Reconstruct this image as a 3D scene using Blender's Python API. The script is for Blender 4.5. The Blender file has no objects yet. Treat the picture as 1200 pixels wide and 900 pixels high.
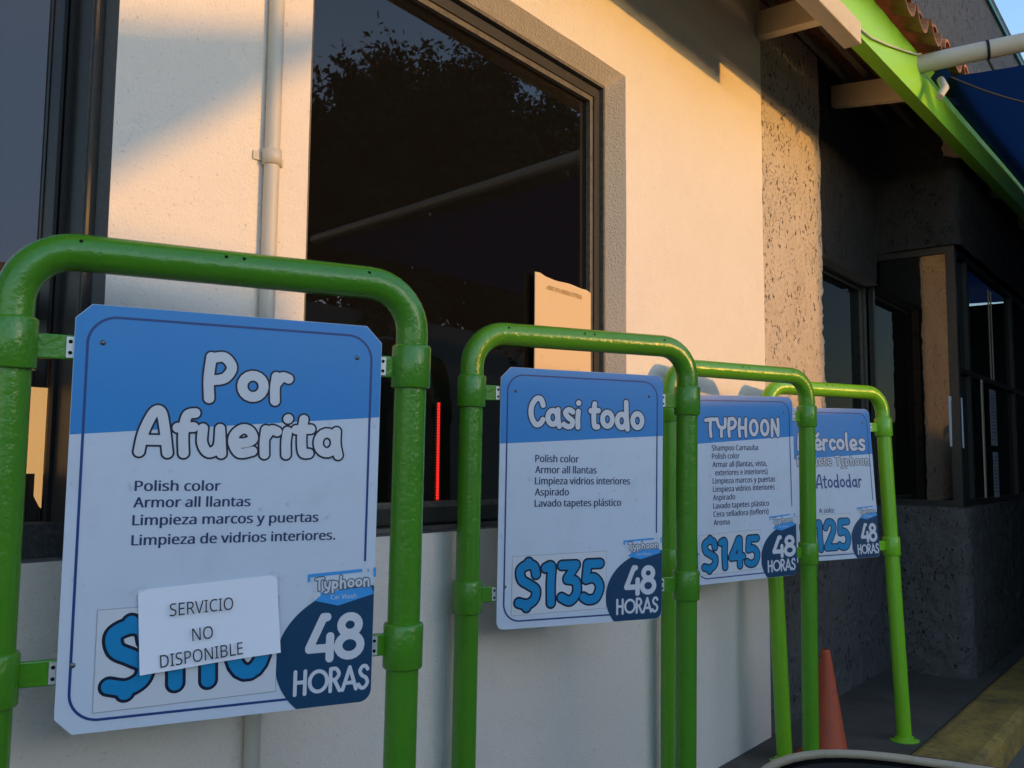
import bpy, bmesh, math, random
import numpy as np
from mathutils import Vector, Matrix, Euler
random.seed(7); rng = np.random.default_rng(7)
rad = math.radians
SC = bpy.context.scene
COL = SC.collection
EYE = 1.144                                   # eye height over the pavement

# ------------------------------------------------------------------ camera
# World: X runs along the wall to the right, Y goes into the wall, Z is up, pavement at Z = 0.
TH, PITCH, ROLL = rad(51.6), 0.09081059682707665, 0.008974592379765752
def cam_to_world(v):                          # from (right, ahead, up) of the camera's heading
    return Vector((v[0]*math.cos(TH)+v[1]*math.sin(TH), -v[0]*math.sin(TH)+v[1]*math.cos(TH), v[2]))
cp, sp, cr, sr = math.cos(PITCH), math.sin(PITCH), math.cos(ROLL), math.sin(ROLL)
r0, f0, u0 = Vector((1,0,0)), Vector((0,cp,sp)), Vector((0,-sp,cp))
right, up = cam_to_world(cr*r0+sr*u0), cam_to_world(-sr*r0+cr*u0)
fwd = cam_to_world(f0)
cd = bpy.data.cameras.new('camera'); cam = bpy.data.objects.new('camera', cd); COL.objects.link(cam)
cd.sensor_width = 36; cd.lens = 36*1058.87/1200; cd.clip_start = 0.02; cd.clip_end = 800
cam.matrix_world = Matrix(((right.x,up.x,-fwd.x,0),(right.y,up.y,-fwd.y,0),(right.z,up.z,-fwd.z,EYE),(0,0,0,1)))
SC.camera = cam

# ------------------------------------------------------------------ sky, sun, exposure
SUN_AZ, SUN_EL = rad(14.0), rad(6.5)          # from straight out of the wall, towards +X
sun_pos = Vector((math.sin(SUN_AZ)*math.cos(SUN_EL), -math.cos(SUN_AZ)*math.cos(SUN_EL), math.sin(SUN_EL)))
W = bpy.data.worlds.new('World'); SC.world = W; W.use_nodes = True
nt = W.node_tree; bg = nt.nodes['Background']
sky = nt.nodes.new('ShaderNodeTexSky'); sky.sky_type = 'NISHITA'; sky.sun_disc = False
sky.sun_elevation = SUN_EL; sky.sun_rotation = math.pi-SUN_AZ
sky.air_density = 1.0; sky.dust_density = 0.6; sky.ozone_density = 2.2
wb = nt.nodes.new('ShaderNodeMix'); wb.data_type = 'RGBA'; wb.blend_type = 'MULTIPLY'; wb.inputs[0].default_value = 1.0
wb.inputs[7].default_value = (1.10, 1.06, 1.10, 1)            # the photograph's white balance
nt.links.new(sky.outputs[0], wb.inputs[6]); nt.links.new(wb.outputs[2], bg.inputs[0]); bg.inputs[1].default_value = 0.15
sl = bpy.data.lights.new('sun', 'SUN'); sl.energy = 0.70; sl.angle = rad(0.55); sl.color = (1.0, 0.50, 0.09)
so = bpy.data.objects.new('sun', sl); COL.objects.link(so)
so.rotation_euler = (-sun_pos).to_track_quat('-Z', 'Y').to_euler(); so.location = sun_pos*30
SC.view_settings.view_transform = 'Standard'; SC.view_settings.look = 'None'
SC.view_settings.exposure = 1.93; SC.view_settings.gamma = 1.0; SC.view_settings.use_curve_mapping = False

# ------------------------------------------------------------------ materials
def mat(name, col, rough=0.5, spec=0.5, metal=0.0, bump=None, var=None, coat=0.0, emit=None):
    """bump = list of (scale, strength, distance); var = (scale, amount, second colour)"""
    m = bpy.data.materials.new(name); m.use_nodes = True; n = m.node_tree.nodes; l = m.node_tree.links
    b = n['Principled BSDF']; b.inputs['Base Color'].default_value = (*col, 1); b.inputs['Roughness'].default_value = rough
    b.inputs['Specular IOR Level'].default_value = spec; b.inputs['Metallic'].default_value = metal
    b.inputs['Coat Weight'].default_value = coat; b.inputs['Coat Roughness'].default_value = 0.08
    tc = n.new('ShaderNodeTexCoord')
    if var:
        for sc, am, c2, lo, hi in (var if isinstance(var, list) else [var]):
            tx = n.new('ShaderNodeTexNoise'); tx.inputs['Scale'].default_value = sc; tx.inputs['Detail'].default_value = 6
            tx.inputs['Roughness'].default_value = 0.65
            l.new(tc.outputs['Object'], tx.inputs['Vector'])
            cr_ = n.new('ShaderNodeMapRange'); cr_.inputs[1].default_value = lo; cr_.inputs[2].default_value = hi
            cr_.inputs[4].default_value = am; l.new(tx.outputs[0], cr_.inputs[0])
            mx = n.new('ShaderNodeMix'); mx.data_type = 'RGBA'; l.new(cr_.outputs[0], mx.inputs[0])
            src = b.inputs['Base Color'].links[0].from_socket if b.inputs['Base Color'].links else None
            if src: l.new(src, mx.inputs[6])
            else: mx.inputs[6].default_value = (*col, 1)
            mx.inputs[7].default_value = (*c2, 1); l.new(mx.outputs[2], b.inputs['Base Color'])
    prev = None
    for sc, st, di in (bump or []):
        tx = n.new('ShaderNodeTexNoise'); tx.inputs['Scale'].default_value = sc; tx.inputs['Detail'].default_value = 5
        l.new(tc.outputs['Object'], tx.inputs['Vector'])
        bp = n.new('ShaderNodeBump'); bp.inputs['Strength'].default_value = st; bp.inputs['Distance'].default_value = di
        l.new(tx.outputs[0], bp.inputs['Height'])
        if prev: l.new(prev.outputs[0], bp.inputs['Normal'])
        prev = bp
    if prev: l.new(prev.outputs[0], b.inputs['Normal'])
    if emit:
        b.inputs['Emission Color'].default_value = (*emit[0], 1); b.inputs['Emission Strength'].default_value = emit[1]
    return m

def pitted(name, col, dark, pit_scale=55, pit_dist=0.006, bump_scale=18, bump_dist=0.012):
    m = mat(name, col, 0.95, 0.15, bump=[(bump_scale, 0.8, bump_dist), (140, 0.6, 0.003)],
            var=[(4.0, 0.5, tuple(c*0.75 for c in col), 0.35, 0.75)])
    n = m.node_tree.nodes; l = m.node_tree.links; b = n['Principled BSDF']
    tc = [x for x in n if x.type == 'TEX_COORD'][0]
    mp = n.new('ShaderNodeMapping'); mp.inputs['Scale'].default_value = (1.0, 1.0, 0.6); l.new(tc.outputs['Object'], mp.inputs[0])
    nz = n.new('ShaderNodeTexNoise'); nz.inputs['Scale'].default_value = pit_scale; nz.inputs['Detail'].default_value = 3
    l.new(mp.outputs[0], nz.inputs['Vector'])
    r = n.new('ShaderNodeMapRange'); r.inputs[1].default_value = 0.62; r.inputs[2].default_value = 0.70; l.new(nz.outputs[0], r.inputs[0])
    n2 = n.new('ShaderNodeTexNoise'); n2.inputs['Scale'].default_value = 5.5; n2.inputs['Detail'].default_value = 2; l.new(tc.outputs['Object'], n2.inputs['Vector'])
    r2 = n.new('ShaderNodeMapRange'); r2.inputs[1].default_value = 0.38; r2.inputs[2].default_value = 0.62; r2.inputs[3].default_value = -0.025; r2.inputs[4].default_value = 0.025; l.new(n2.outputs[0], r2.inputs[0])
    n3 = n.new('ShaderNodeTexNoise'); n3.inputs['Scale'].default_value = pit_scale*2.3; n3.inputs['Detail'].default_value = 2; l.new(mp.outputs[0], n3.inputs['Vector'])
    mxn = n.new('ShaderNodeMath'); mxn.operation = 'MAXIMUM'; ad = n.new('ShaderNodeMath'); ad.operation = 'ADD'; sb = n.new('ShaderNodeMath'); sb.inputs[1].default_value = 0.015; sb.operation = 'SUBTRACT'
    l.new(n3.outputs[0], sb.inputs[0]); l.new(nz.outputs[0], mxn.inputs[0]); l.new(sb.outputs[0], mxn.inputs[1]); l.new(mxn.outputs[0], ad.inputs[0]); l.new(r2.outputs[0], ad.inputs[1]); l.new(ad.outputs[0], r.inputs[0])
    mx = n.new('ShaderNodeMix'); mx.data_type = 'RGBA'; l.new(r.outputs[0], mx.inputs[0])
    l.new(b.inputs['Base Color'].links[0].from_socket, mx.inputs[6]); mx.inputs[7].default_value = (*dark, 1)
    l.new(mx.outputs[2], b.inputs['Base Color'])
    bp = n.new('ShaderNodeBump'); bp.invert = True; bp.inputs['Strength'].default_value = 1.0; bp.inputs['Distance'].default_value = pit_dist
    l.new(r.outputs[0], bp.inputs['Height']); l.new(b.inputs['Normal'].links[0].from_socket, bp.inputs['Normal'])
    l.new(bp.outputs[0], b.inputs['Normal'])
    return m

def glass_mat(name, reflect, tint):
    m = bpy.data.materials.new(name); m.use_nodes = True; n = m.node_tree.nodes; l = m.node_tree.links
    n.remove(n['Principled BSDF']); out = n['Material Output']
    tr = n.new('ShaderNodeBsdfTransparent'); tr.inputs[0].default_value = (*tint, 1)
    gl = n.new('ShaderNodeBsdfGlossy'); gl.inputs['Roughness'].default_value = 0.012
    fr = n.new('ShaderNodeFresnel'); fr.inputs[0].default_value = 1.4
    mr = n.new('ShaderNodeMapRange'); mr.inputs[1].default_value = 0; mr.inputs[2].default_value = 1
    mr.inputs[3].default_value = reflect; mr.inputs[4].default_value = 1.0; l.new(fr.outputs[0], mr.inputs[0])
    # slow waviness of the pane
    tc = n.new('ShaderNodeTexCoord'); nz = n.new('ShaderNodeTexNoise'); nz.inputs['Scale'].default_value = 1.6
    l.new(tc.outputs['Object'], nz.inputs['Vector']); bp = n.new('ShaderNodeBump')
    bp.inputs['Strength'].default_value = 0.12; bp.inputs['Distance'].default_value = 0.004
    l.new(nz.outputs[0], bp.inputs['Height']); l.new(bp.outputs[0], gl.inputs['Normal'])
    mx = n.new('ShaderNodeMixShader'); l.new(mr.outputs[0], mx.inputs[0]); l.new(tr.outputs[0], mx.inputs[1]); l.new(gl.outputs[0], mx.inputs[2])
    # film of dust
    df = n.new('ShaderNodeBsdfDiffuse'); df.inputs[0].default_value = (0.5, 0.45, 0.4, 1)
    m2 = n.new('ShaderNodeMixShader'); m2.inputs[0].default_value = 0.010
    l.new(mx.outputs[0], m2.inputs[1]); l.new(df.outputs[0], m2.inputs[2]); l.new(m2.outputs[0], out.inputs[0])
    return m

M = {}
M['stucco'] = mat('white_stucco', (0.79, 0.70, 0.60), 0.9, 0.2, bump=[(170, 0.75, 0.003), (30, 0.35, 0.005)],
                  var=[(2.2, 0.35, (0.70, 0.61, 0.51), 0.4, 0.75), (9, 0.25, (0.62, 0.55, 0.47), 0.55, 0.8), (130, 0.55, (0.36, 0.34, 0.33), 0.62, 0.69)])
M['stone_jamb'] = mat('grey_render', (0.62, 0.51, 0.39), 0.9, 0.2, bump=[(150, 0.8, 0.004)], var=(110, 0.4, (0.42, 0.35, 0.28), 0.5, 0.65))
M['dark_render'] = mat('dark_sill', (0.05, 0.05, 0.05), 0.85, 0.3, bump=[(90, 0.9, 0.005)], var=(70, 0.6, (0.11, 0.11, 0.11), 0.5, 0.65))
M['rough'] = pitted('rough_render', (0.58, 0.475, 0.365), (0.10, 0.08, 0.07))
M['rough_low'] = pitted('rough_render_grey', (0.115, 0.108, 0.102), (0.03, 0.028, 0.026), bump_scale=22, bump_dist=0.02)  # greyer lower render, with the shade of the nook also put into its colour
M['rough_shade'] = pitted('shade_toned_render', (0.05, 0.042, 0.036), (0.018, 0.016, 0.014))  # shade under the eave and in the nook, put into the render colour
M['parapet'] = pitted('parapet_render', (0.125, 0.115, 0.11), (0.04, 0.036, 0.036), pit_scale=28)
M['alu'] = mat('dark_bronze_frame', (0.03, 0.027, 0.023), 0.38, 0.5, var=(45, 0.4, (0.10, 0.09, 0.08), 0.55, 0.75))
M['alu_old'] = mat('worn_bronze_frame', (0.13, 0.11, 0.085), 0.55, 0.5, bump=[(160, 0.4, 0.002)], var=(60, 0.6, (0.04, 0.035, 0.03), 0.45, 0.65))
M['gasket'] = mat('black_gasket', (0.012, 0.012, 0.012), 0.6, 0.3)
M['pane'] = glass_mat('tinted_window_glass', 0.012, (0.22, 0.2, 0.18))
M['pane_mirror'] = glass_mat('mirror_film_glass', 0.15, (0.12, 0.12, 0.12))
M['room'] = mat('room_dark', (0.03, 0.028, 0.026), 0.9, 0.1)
M['fascia'] = mat('lime_painted_fascia', (0.27, 0.62, 0.035), 0.45, 0.4, bump=[(8, 0.2, 0.006)], var=(30, 0.3, (0.2, 0.48, 0.03), 0.5, 0.8))
M['cream_wood'] = mat('cream_painted_beam', (0.56, 0.47, 0.32), 0.6, 0.3, bump=[(40, 0.3, 0.002)], var=(14, 0.5, (0.45, 0.35, 0.24), 0.5, 0.75))
M['terracotta'] = mat('terracotta_tile', (0.46, 0.19, 0.085), 0.9, 0.15, bump=[(90, 0.5, 0.003)],
                      var=[(16, 0.8, (0.26, 0.12, 0.07), 0.4, 0.7), (60, 0.5, (0.12, 0.08, 0.06), 0.6, 0.7)])
M['teal'] = mat('teal_trim', (0.03, 0.19, 0.15), 0.6)
M['pvc'] = mat('white_pvc', (0.56, 0.50, 0.41), 0.45, 0.4, var=(20, 0.5, (0.5, 0.45, 0.38), 0.5, 0.75))
M['green'] = mat('green_gloss_paint', (0.068, 0.245, 0.011), 0.24, 0.5, bump=[(110, 0.55, 0.0022), (26, 0.35, 0.004)],
                 var=[(95, 0.6, (0.36, 0.40, 0.30), 0.715, 0.73), (22, 0.35, (0.05, 0.185, 0.009), 0.45, 0.75)], coat=0.15)
def green_variant(name, c, c2):
    m = M['green'].copy(); m.name = name; b_ = m.node_tree.nodes['Principled BSDF']
    mx = b_.inputs['Base Color'].links[0].from_node; mx.inputs[7].default_value = (*c2, 1); mx.inputs[6].links[0].from_node.inputs[6].default_value = (*c, 1); return m
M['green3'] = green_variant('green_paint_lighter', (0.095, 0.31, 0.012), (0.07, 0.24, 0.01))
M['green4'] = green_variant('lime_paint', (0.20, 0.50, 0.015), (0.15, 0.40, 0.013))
M['hole'] = mat('drilled_hole', (0.006, 0.008, 0.005), 0.9, 0.1)
M['zinc'] = mat('zinc_plate', (0.6, 0.6, 0.58), 0.45, 0.5, metal=0.6)
M['s_white'] = mat('sign_white', (0.62, 0.67, 0.76), 0.32, 0.4, var=[(7, 0.25, (0.6, 0.62, 0.66), 0.5, 0.8), (11, 0.30, (0.48, 0.51, 0.55), 0.50, 0.75), (34, 0.5, (0.40, 0.43, 0.48), 0.63, 0.70)])
M['s_blue'] = mat('sign_blue', (0.034, 0.235, 0.58), 0.3, 0.4, var=[(9, 0.4, (0.05, 0.26, 0.56), 0.45, 0.7), (40, 0.4, (0.09, 0.27, 0.52), 0.64, 0.70)])
M['s_navy'] = mat('sign_navy', (0.012, 0.056, 0.125), 0.32, 0.4, var=(40, 0.25, (0.04, 0.09, 0.16), 0.68, 0.78))
M['s_line'] = mat('sign_border_line', (0.02, 0.055, 0.21), 0.35, 0.4)
M['s_text'] = mat('sign_text_blue', (0.03, 0.045, 0.12), 0.4, 0.4)
M['s_ink'] = mat('sign_outline_ink', (0.008, 0.012, 0.035), 0.4, 0.4)
M['s_letter'] = mat('sign_letter_white', (0.66, 0.66, 0.70), 0.35, 0.4)
M['s_price'] = mat('sign_price_blue', (0.010, 0.24, 0.50), 0.35, 0.4)
M['s_patch'] = mat('price_sticker', (0.66, 0.67, 0.71), 0.4, 0.4, var=(50, 0.5, (0.3, 0.3, 0.33), 0.68, 0.76))
M['s_ato'] = mat('sign_script_blue', (0.02, 0.09, 0.26), 0.4)
M['s_sky'] = mat('logo_blue', (0.05, 0.32, 0.72), 0.35)
M['s_logo'] = mat('logo_outline_grey', (0.13, 0.15, 0.19), 0.4)
M['s_edge'] = mat('sign_edge', (0.35, 0.36, 0.4), 0.5)
M['screw'] = mat('screw_head', (0.16, 0.17, 0.18), 0.4, 0.5, metal=0.8)
M['paper'] = mat('office_paper', (0.86, 0.86, 0.93), 0.8, 0.2, bump=[(9, 0.2, 0.004)])
M['paper_ink'] = mat('toner', (0.02, 0.02, 0.025), 0.7)
M['tape'] = mat('clear_tape', (0.68, 0.7, 0.72), 0.15, 0.6)
M['card'] = mat('cream_card', (0.72, 0.52, 0.30), 0.8, 0.2, bump=[(30, 0.15, 0.002)], var=(25, 0.5, (0.5, 0.33, 0.17), 0.62, 0.75))
M['notice'] = mat('notice_paper', (0.5, 0.52, 0.58), 0.8)
M['led'] = mat('led_red', (0.3, 0.01, 0.01), 0.5, emit=((1.0, 0.03, 0.03), 1.6))
M['led_body'] = mat('led_channel', (0.02, 0.02, 0.02), 0.5)
M['added_glow'] = mat('added_glow_emission', (0.6, 0.4, 0.2), 0.8, emit=((1.0, 0.56, 0.2), 1.0))  # added emission imitating a bright patch in the left pane
M['cone'] = mat('traffic_cone_orange', (0.46, 0.075, 0.025), 0.6, 0.4, var=(25, 0.6, (0.28, 0.07, 0.05), 0.5, 0.7))
M['cone_black'] = mat('cone_base_black', (0.03, 0.03, 0.03), 0.8)
M['pavement'] = mat('concrete_pavement', (0.125, 0.108, 0.09), 0.95, 0.15, bump=[(60, 0.7, 0.006)], var=[(3, 0.6, (0.07, 0.062, 0.053), 0.4, 0.65), (80, 0.4, (0.06, 0.06, 0.06), 0.6, 0.7)])
M['kerb'] = mat('yellow_painted_kerb', (0.45, 0.29, 0.075), 0.85, 0.2, bump=[(45, 0.7, 0.006)], var=[(5, 0.8, (0.13, 0.10, 0.05), 0.40, 0.70), (40, 0.5, (0.10, 0.085, 0.06), 0.5, 0.7)])
M['asphalt'] = mat('lane_concrete', (0.19, 0.17, 0.145), 0.95, 0.15, bump=[(110, 0.8, 0.006)], var=(2, 0.5, (0.16, 0.15, 0.145), 0.4, 0.7))
M['tarp'] = mat('blue_tarp', (0.012, 0.05, 0.16), 0.5, 0.3, bump=[(6, 0.3, 0.02)])
nt_ = M['tarp'].node_tree; tl = nt_.nodes.new('ShaderNodeBsdfTranslucent'); tl.inputs[0].default_value = (0.012, 0.052, 0.165, 1)
ms = nt_.nodes.new('ShaderNodeMixShader'); ms.inputs[0].default_value = 0.5
nt_.links.new(nt_.nodes['Principled BSDF'].outputs[0], ms.inputs[1]); nt_.links.new(tl.outputs[0], ms.inputs[2]); nt_.links.new(ms.outputs[0], nt_.nodes['Material Output'].inputs[0])
M['cable'] = mat('cable_black', (0.02, 0.02, 0.02), 0.6)
M['wire'] = mat('pale_wire', (0.5, 0.5, 0.4), 0.6)
M['car_paint'] = mat('black_car_paint', (0.012, 0.012, 0.014), 0.25, 0.5, coat=0.6)
M['mirror_rim'] = mat('dusty_mirror_edge', (0.40, 0.33, 0.24), 0.55, 0.4, var=(60, 0.5, (0.22, 0.19, 0.15), 0.5, 0.7))
M['mirror_glass'] = mat('dim_mirror_glass', (0.02, 0.02, 0.022), 0.06, 0.5)
M['leaf'] = mat('leaf', (0.06, 0.075, 0.025), 0.6, 0.3)
M['leaf_warm'] = mat('leaf_brownish', (0.12, 0.075, 0.03), 0.6, 0.3)
M['bark'] = mat('bark', (0.11, 0.08, 0.06), 0.95, bump=[(30, 0.8, 0.02)])
M['far_wall'] = mat('far_wall_paint', (0.30, 0.27, 0.24), 0.9)
M['canopy'] = mat('pale_canopy_sheet', (0.75, 0.75, 0.76), 0.7)
nt_ = M['canopy'].node_tree; tl = nt_.nodes.new('ShaderNodeBsdfTranslucent'); tl.inputs[0].default_value = (0.72, 0.72, 0.74, 1)
ms = nt_.nodes.new('ShaderNodeMixShader'); ms.inputs[0].default_value = 0.65
nt_.links.new(nt_.nodes['Principled BSDF'].outputs[0], ms.inputs[1]); nt_.links.new(tl.outputs[0], ms.inputs[2]); nt_.links.new(ms.outputs[0], nt_.nodes['Material Output'].inputs[0])
M['shade_panels'] = mat('dark_shade_panel', (0.02, 0.022, 0.026), 0.8)
M['steel'] = mat('grey_steel', (0.3, 0.3, 0.3), 0.5)

nt_ = M['tape'].node_tree; tb = nt_.nodes.new('ShaderNodeBsdfTransparent'); ms = nt_.nodes.new('ShaderNodeMixShader'); ms.inputs[0].default_value = 0.22
nt_.links.new(tb.outputs[0], ms.inputs[1]); nt_.links.new(nt_.nodes['Principled BSDF'].outputs[0], ms.inputs[2]); nt_.links.new(ms.outputs[0], nt_.nodes['Material Output'].inputs[0])

# ------------------------------------------------------------------ mesh helpers
class MB:
    def __init__(s): s.v, s.f, s.m, s.sm = [], [], [], []
    def add(s, vs, fs, mi=0, smooth=False):
        o = len(s.v); s.v += [tuple(v) for v in vs]
        for f in fs: s.f.append([i+o for i in f]); s.m.append(mi); s.sm.append(smooth)
    def box(s, x0, x1, y0, y1, z0, z1, mi=0):
        v = [(x,y,z) for z in (z0,z1) for y in (y0,y1) for x in (x0,x1)]
        s.add(v, [(0,2,3,1),(4,5,7,6),(0,1,5,4),(2,6,7,3),(0,4,6,2),(1,3,7,5)], mi)
    def hexa(s, P, mi=0):                      # 8 points, bottom four then top four, both counter-clockwise
        s.add(P, [(3,2,1,0),(4,5,6,7),(0,1,5,4),(1,2,6,5),(2,3,7,6),(3,0,4,7)], mi)
    def tube(s, pts, r, n=12, mi=0, cap=True, smooth=True):
        pts = [Vector(p) for p in pts]; rs = r if isinstance(r, (list, tuple)) else [r]*len(pts)
        ref = None; rings = []
        for i, p in enumerate(pts):
            t = (pts[min(i+1,len(pts)-1)]-pts[max(i-1,0)]).normalized()
            if ref is None:
                ref = Vector((0,0,1)) if abs(t.z) < 0.9 else Vector((0,1,0))
            a = (ref - t*ref.dot(t)).normalized(); ref = a; b = t.cross(a)
            rings.append([p + rs[i]*(a*math.cos(k*2*math.pi/n)+b*math.sin(k*2*math.pi/n)) for k in range(n)])
        vs = [v for R_ in rings for v in R_]; fs = []
        for i in range(len(pts)-1):
            for k in range(n):
                fs.append((i*n+k, i*n+(k+1)%n, (i+1)*n+(k+1)%n, (i+1)*n+k))
        s.add(vs, fs, mi, smooth)
        if cap:
            s.add(rings[0], [tuple(range(n-1,-1,-1))], mi); s.add(rings[-1], [tuple(range(n))], mi)
    def lathe(s, prof, n=24, c=(0,0,0), mi=0, smooth=True):   # prof = [(r,z)...]
        vs = [(c[0]+r*math.cos(k*2*math.pi/n), c[1]+r*math.sin(k*2*math.pi/n), c[2]+z) for r, z in prof for k in range(n)]
        fs = [(i*n+k, i*n+(k+1)%n, (i+1)*n+(k+1)%n, (i+1)*n+k) for i in range(len(prof)-1) for k in range(n)]
        s.add(vs, fs, mi, smooth)
    def build(s, name, mats, parent=None, bevel=0.0, recalc=False):
        me = bpy.data.meshes.new(name); me.from_pydata(s.v, [], s.f)
        for m in (mats if isinstance(mats, list) else [mats]): me.materials.append(m)
        me.polygons.foreach_set('material_index', s.m); me.polygons.foreach_set('use_smooth', s.sm)
        me.update()
        if bevel or recalc:
            bm = bmesh.new(); bm.from_mesh(me)
            bmesh.ops.remove_doubles(bm, verts=bm.verts, dist=1e-5)
            bmesh.ops.recalc_face_normals(bm, faces=bm.faces)
            if bevel: bmesh.ops.bevel(bm, geom=list(bm.edges), offset=bevel, segments=2, affect='EDGES', profile=0.5)
            bm.to_mesh(me); bm.free()
        o = bpy.data.objects.new(name, me); COL.objects.link(o)
        if parent: o.parent = parent
        return o
def thing(name, label, cat, loc=(0,0,0), group=None):
    o = bpy.data.objects.new(name, None); COL.objects.link(o); o.location = loc; o.empty_display_size = 0.1
    return tag(o, label, cat, group)
def tag(o, label, cat, group=None):
    o['label'] = label; o['category'] = cat
    if group: o['group'] = group
    return o
def setting(o, kind='structure'): o['kind'] = kind; return o

def nz(x, y, z=0.0):
    from mathutils import noise
    return noise.noise((x, y, z))

# ------------------------------------------------------------------ flat lettering: stroke glyphs -> signed distance -> clean fills
def arc(cx, cy, rx, ry, a0, a1, n=18):
    return [(cx+rx*math.cos(rad(a0+(a1-a0)*i/n)), cy+ry*math.sin(rad(a0+(a1-a0)*i/n))) for i in range(n+1)]
def crom(p, n=7):
    if len(p) < 3: return p
    q = [p[0]]+list(p)+[p[-1]]; out = []
    for i in range(1, len(q)-2):
        a, b, c, d = (np.array(q[j], float) for j in (i-1, i, i+1, i+2))
        for k in range(n):
            t = k/n; out.append(tuple(0.5*((2*b)+(c-a)*t+(2*a-5*b+4*c-d)*t*t+(3*b-a-3*c+d)*t**3)))
    out.append(p[-1]); return out
G = {
 'P': (.56, [crom([(.12,.0),(.10,.4),(.13,.83)]), crom([(.13,.80),(.34,.84),(.47,.64),(.36,.42),(.14,.36)])]),
 'o': (.54, [arc(.27,.28,.18,.22,0,360)]),
 'r': (.40, [crom([(.11,.0),(.10,.25),(.12,.50)]), crom([(.12,.36),(.22,.50),(.33,.47)])]),
 'A': (.64, [crom([(.07,.02),(.13,.40),(.28,.78),(.40,.80),(.47,.50),(.54,.0)]), [(.17,.25),(.48,.25)]]),
 'f': (.38, [crom([(.17,.0),(.15,.4),(.20,.74),(.34,.80)]), [(.05,.50),(.32,.52)]]),
 'u': (.54, [crom([(.10,.50),(.10,.2),(.22,.02),(.38,.14),(.40,.50)]), [(.40,.50),(.44,.0)]]),
 'e': (.56, [crom([(.12,.24),(.28,.22),(.45,.30),(.40,.46),(.27,.51),(.13,.40),(.10,.22),(.22,.02),(.45,.06)])]),
 'i': (.24, [crom([(.11,.0),(.10,.25),(.12,.48)]), [(.12,.74),(.13,.745)]]),
 't': (.38, [crom([(.18,.74),(.15,.4),(.18,.06),(.30,.03)]), [(.04,.52),(.32,.54)]]),
 'a': (.58, [arc(.26,.26,.17,.21,0,360), crom([(.44,.50),(.44,.25),(.49,.0)])]),
 'C': (.58, [crom([(.50,.62),(.42,.80),(.26,.80),(.11,.58),(.10,.28),(.24,.04),(.40,.05),(.50,.18)])]),
 's': (.46, [crom([(.38,.46),(.25,.52),(.12,.43),(.21,.29),(.37,.18),(.34,.03),(.20,.0),(.07,.06)])]),
 'd': (.58, [arc(.26,.25,.17,.21,0,360), crom([(.42,.84),(.44,.4),(.48,.0)])]),
 'T': (.56, [crom([(.04,.76),(.28,.80),(.53,.80)]), crom([(.29,.78),(.26,.4),(.29,.0)])]),
 'Y': (.56, [crom([(.06,.82),(.14,.50),(.28,.40)]), crom([(.49,.82),(.46,.45),(.28,.40)]), [(.28,.40),(.27,.0)]]),
 'H': (.58, [crom([(.11,.0),(.09,.4),(.12,.82)]), crom([(.45,.0),(.44,.4),(.47,.82)]), [(.11,.40),(.44,.40)]]),
 'O': (.60, [arc(.30,.41,.19,.35,0,360)]),
 'N': (.58, [crom([(.10,.0),(.10,.4),(.12,.80)]), [(.13,.78),(.42,.05)], crom([(.44,.82),(.46,.4),(.44,.02)])]),
 'M': (.70, [crom([(.08,.0),(.10,.4),(.16,.80)]), [(.17,.78),(.33,.30)], [(.33,.30),(.50,.78)], crom([(.51,.80),(.58,.4),(.60,.0)])]),
 'c': (.45, [crom([(.38,.42),(.26,.51),(.12,.40),(.10,.2),(.22,.03),(.38,.10)])]),
 'l': (.24, [crom([(.12,.84),(.10,.4),(.13,.0)])]),
 'q': (.54, [arc(.24,.26,.15,.21,0,360), crom([(.40,.50),(.40,.1),(.43,-.24)])]),
 'p': (.54, [arc(.28,.26,.14,.20,0,360), crom([(.12,.52),(.10,.1),(.12,-.24)])]),
 'y': (.50, [crom([(.09,.52),(.12,.2),(.26,.08)]), crom([(.42,.52),(.38,.1),(.28,-.18),(.10,-.22)])]),
 'h': (.54, [crom([(.12,.84),(.10,.4),(.12,.0)]), crom([(.12,.34),(.24,.50),(.38,.42),(.42,.0)])]),
 'n': (.54, [crom([(.12,.52),(.10,.3),(.12,.0)]), crom([(.12,.34),(.24,.50),(.38,.42),(.42,.0)])]),
 ' ': (.28, []),
 '$': (.58, [crom([(.47,.62),(.42,.78),(.27,.82),(.10,.72),(.13,.52),(.30,.41),(.47,.29),(.44,.10),(.27,.0),(.07,.04)]), [(.29,.87),(.285,.82)], [(.26,-.02),(.255,-.06)]]),
 '1': (.34, [crom([(.08,.74),(.20,.76),(.19,.4),(.20,.0)])]),
 '3': (.48, [[(.08,.78),(.38,.78)], [(.38,.78),(.20,.50)], crom([(.20,.48),(.38,.42),(.40,.18),(.26,.02),(.08,.10)])]),
 '5': (.50, [[(.42,.79),(.15,.79)], [(.15,.79),(.12,.46)], crom([(.12,.46),(.30,.48),(.42,.30),(.34,.06),(.18,.02),(.07,.08)])]),
 '4': (.52, [crom([(.32,.80),(.18,.50),(.07,.28)]), [(.07,.26),(.46,.27)], [(.36,.80),(.35,.0)]]),
 '2': (.50, [crom([(.08,.64),(.18,.79),(.34,.76),(.38,.58),(.24,.30),(.08,.05)]), [(.08,.03),(.43,.03)]]),
 '0': (.56, [arc(.28,.40,.17,.34,0,360)]),
}
G['$'] = (.52, [[(x*.86, y) for x, y in q] for q in G['$'][1]])
G['é'] = (.50, G['e'][1]+[[(.24,.70),(.34,.82)]])
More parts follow.
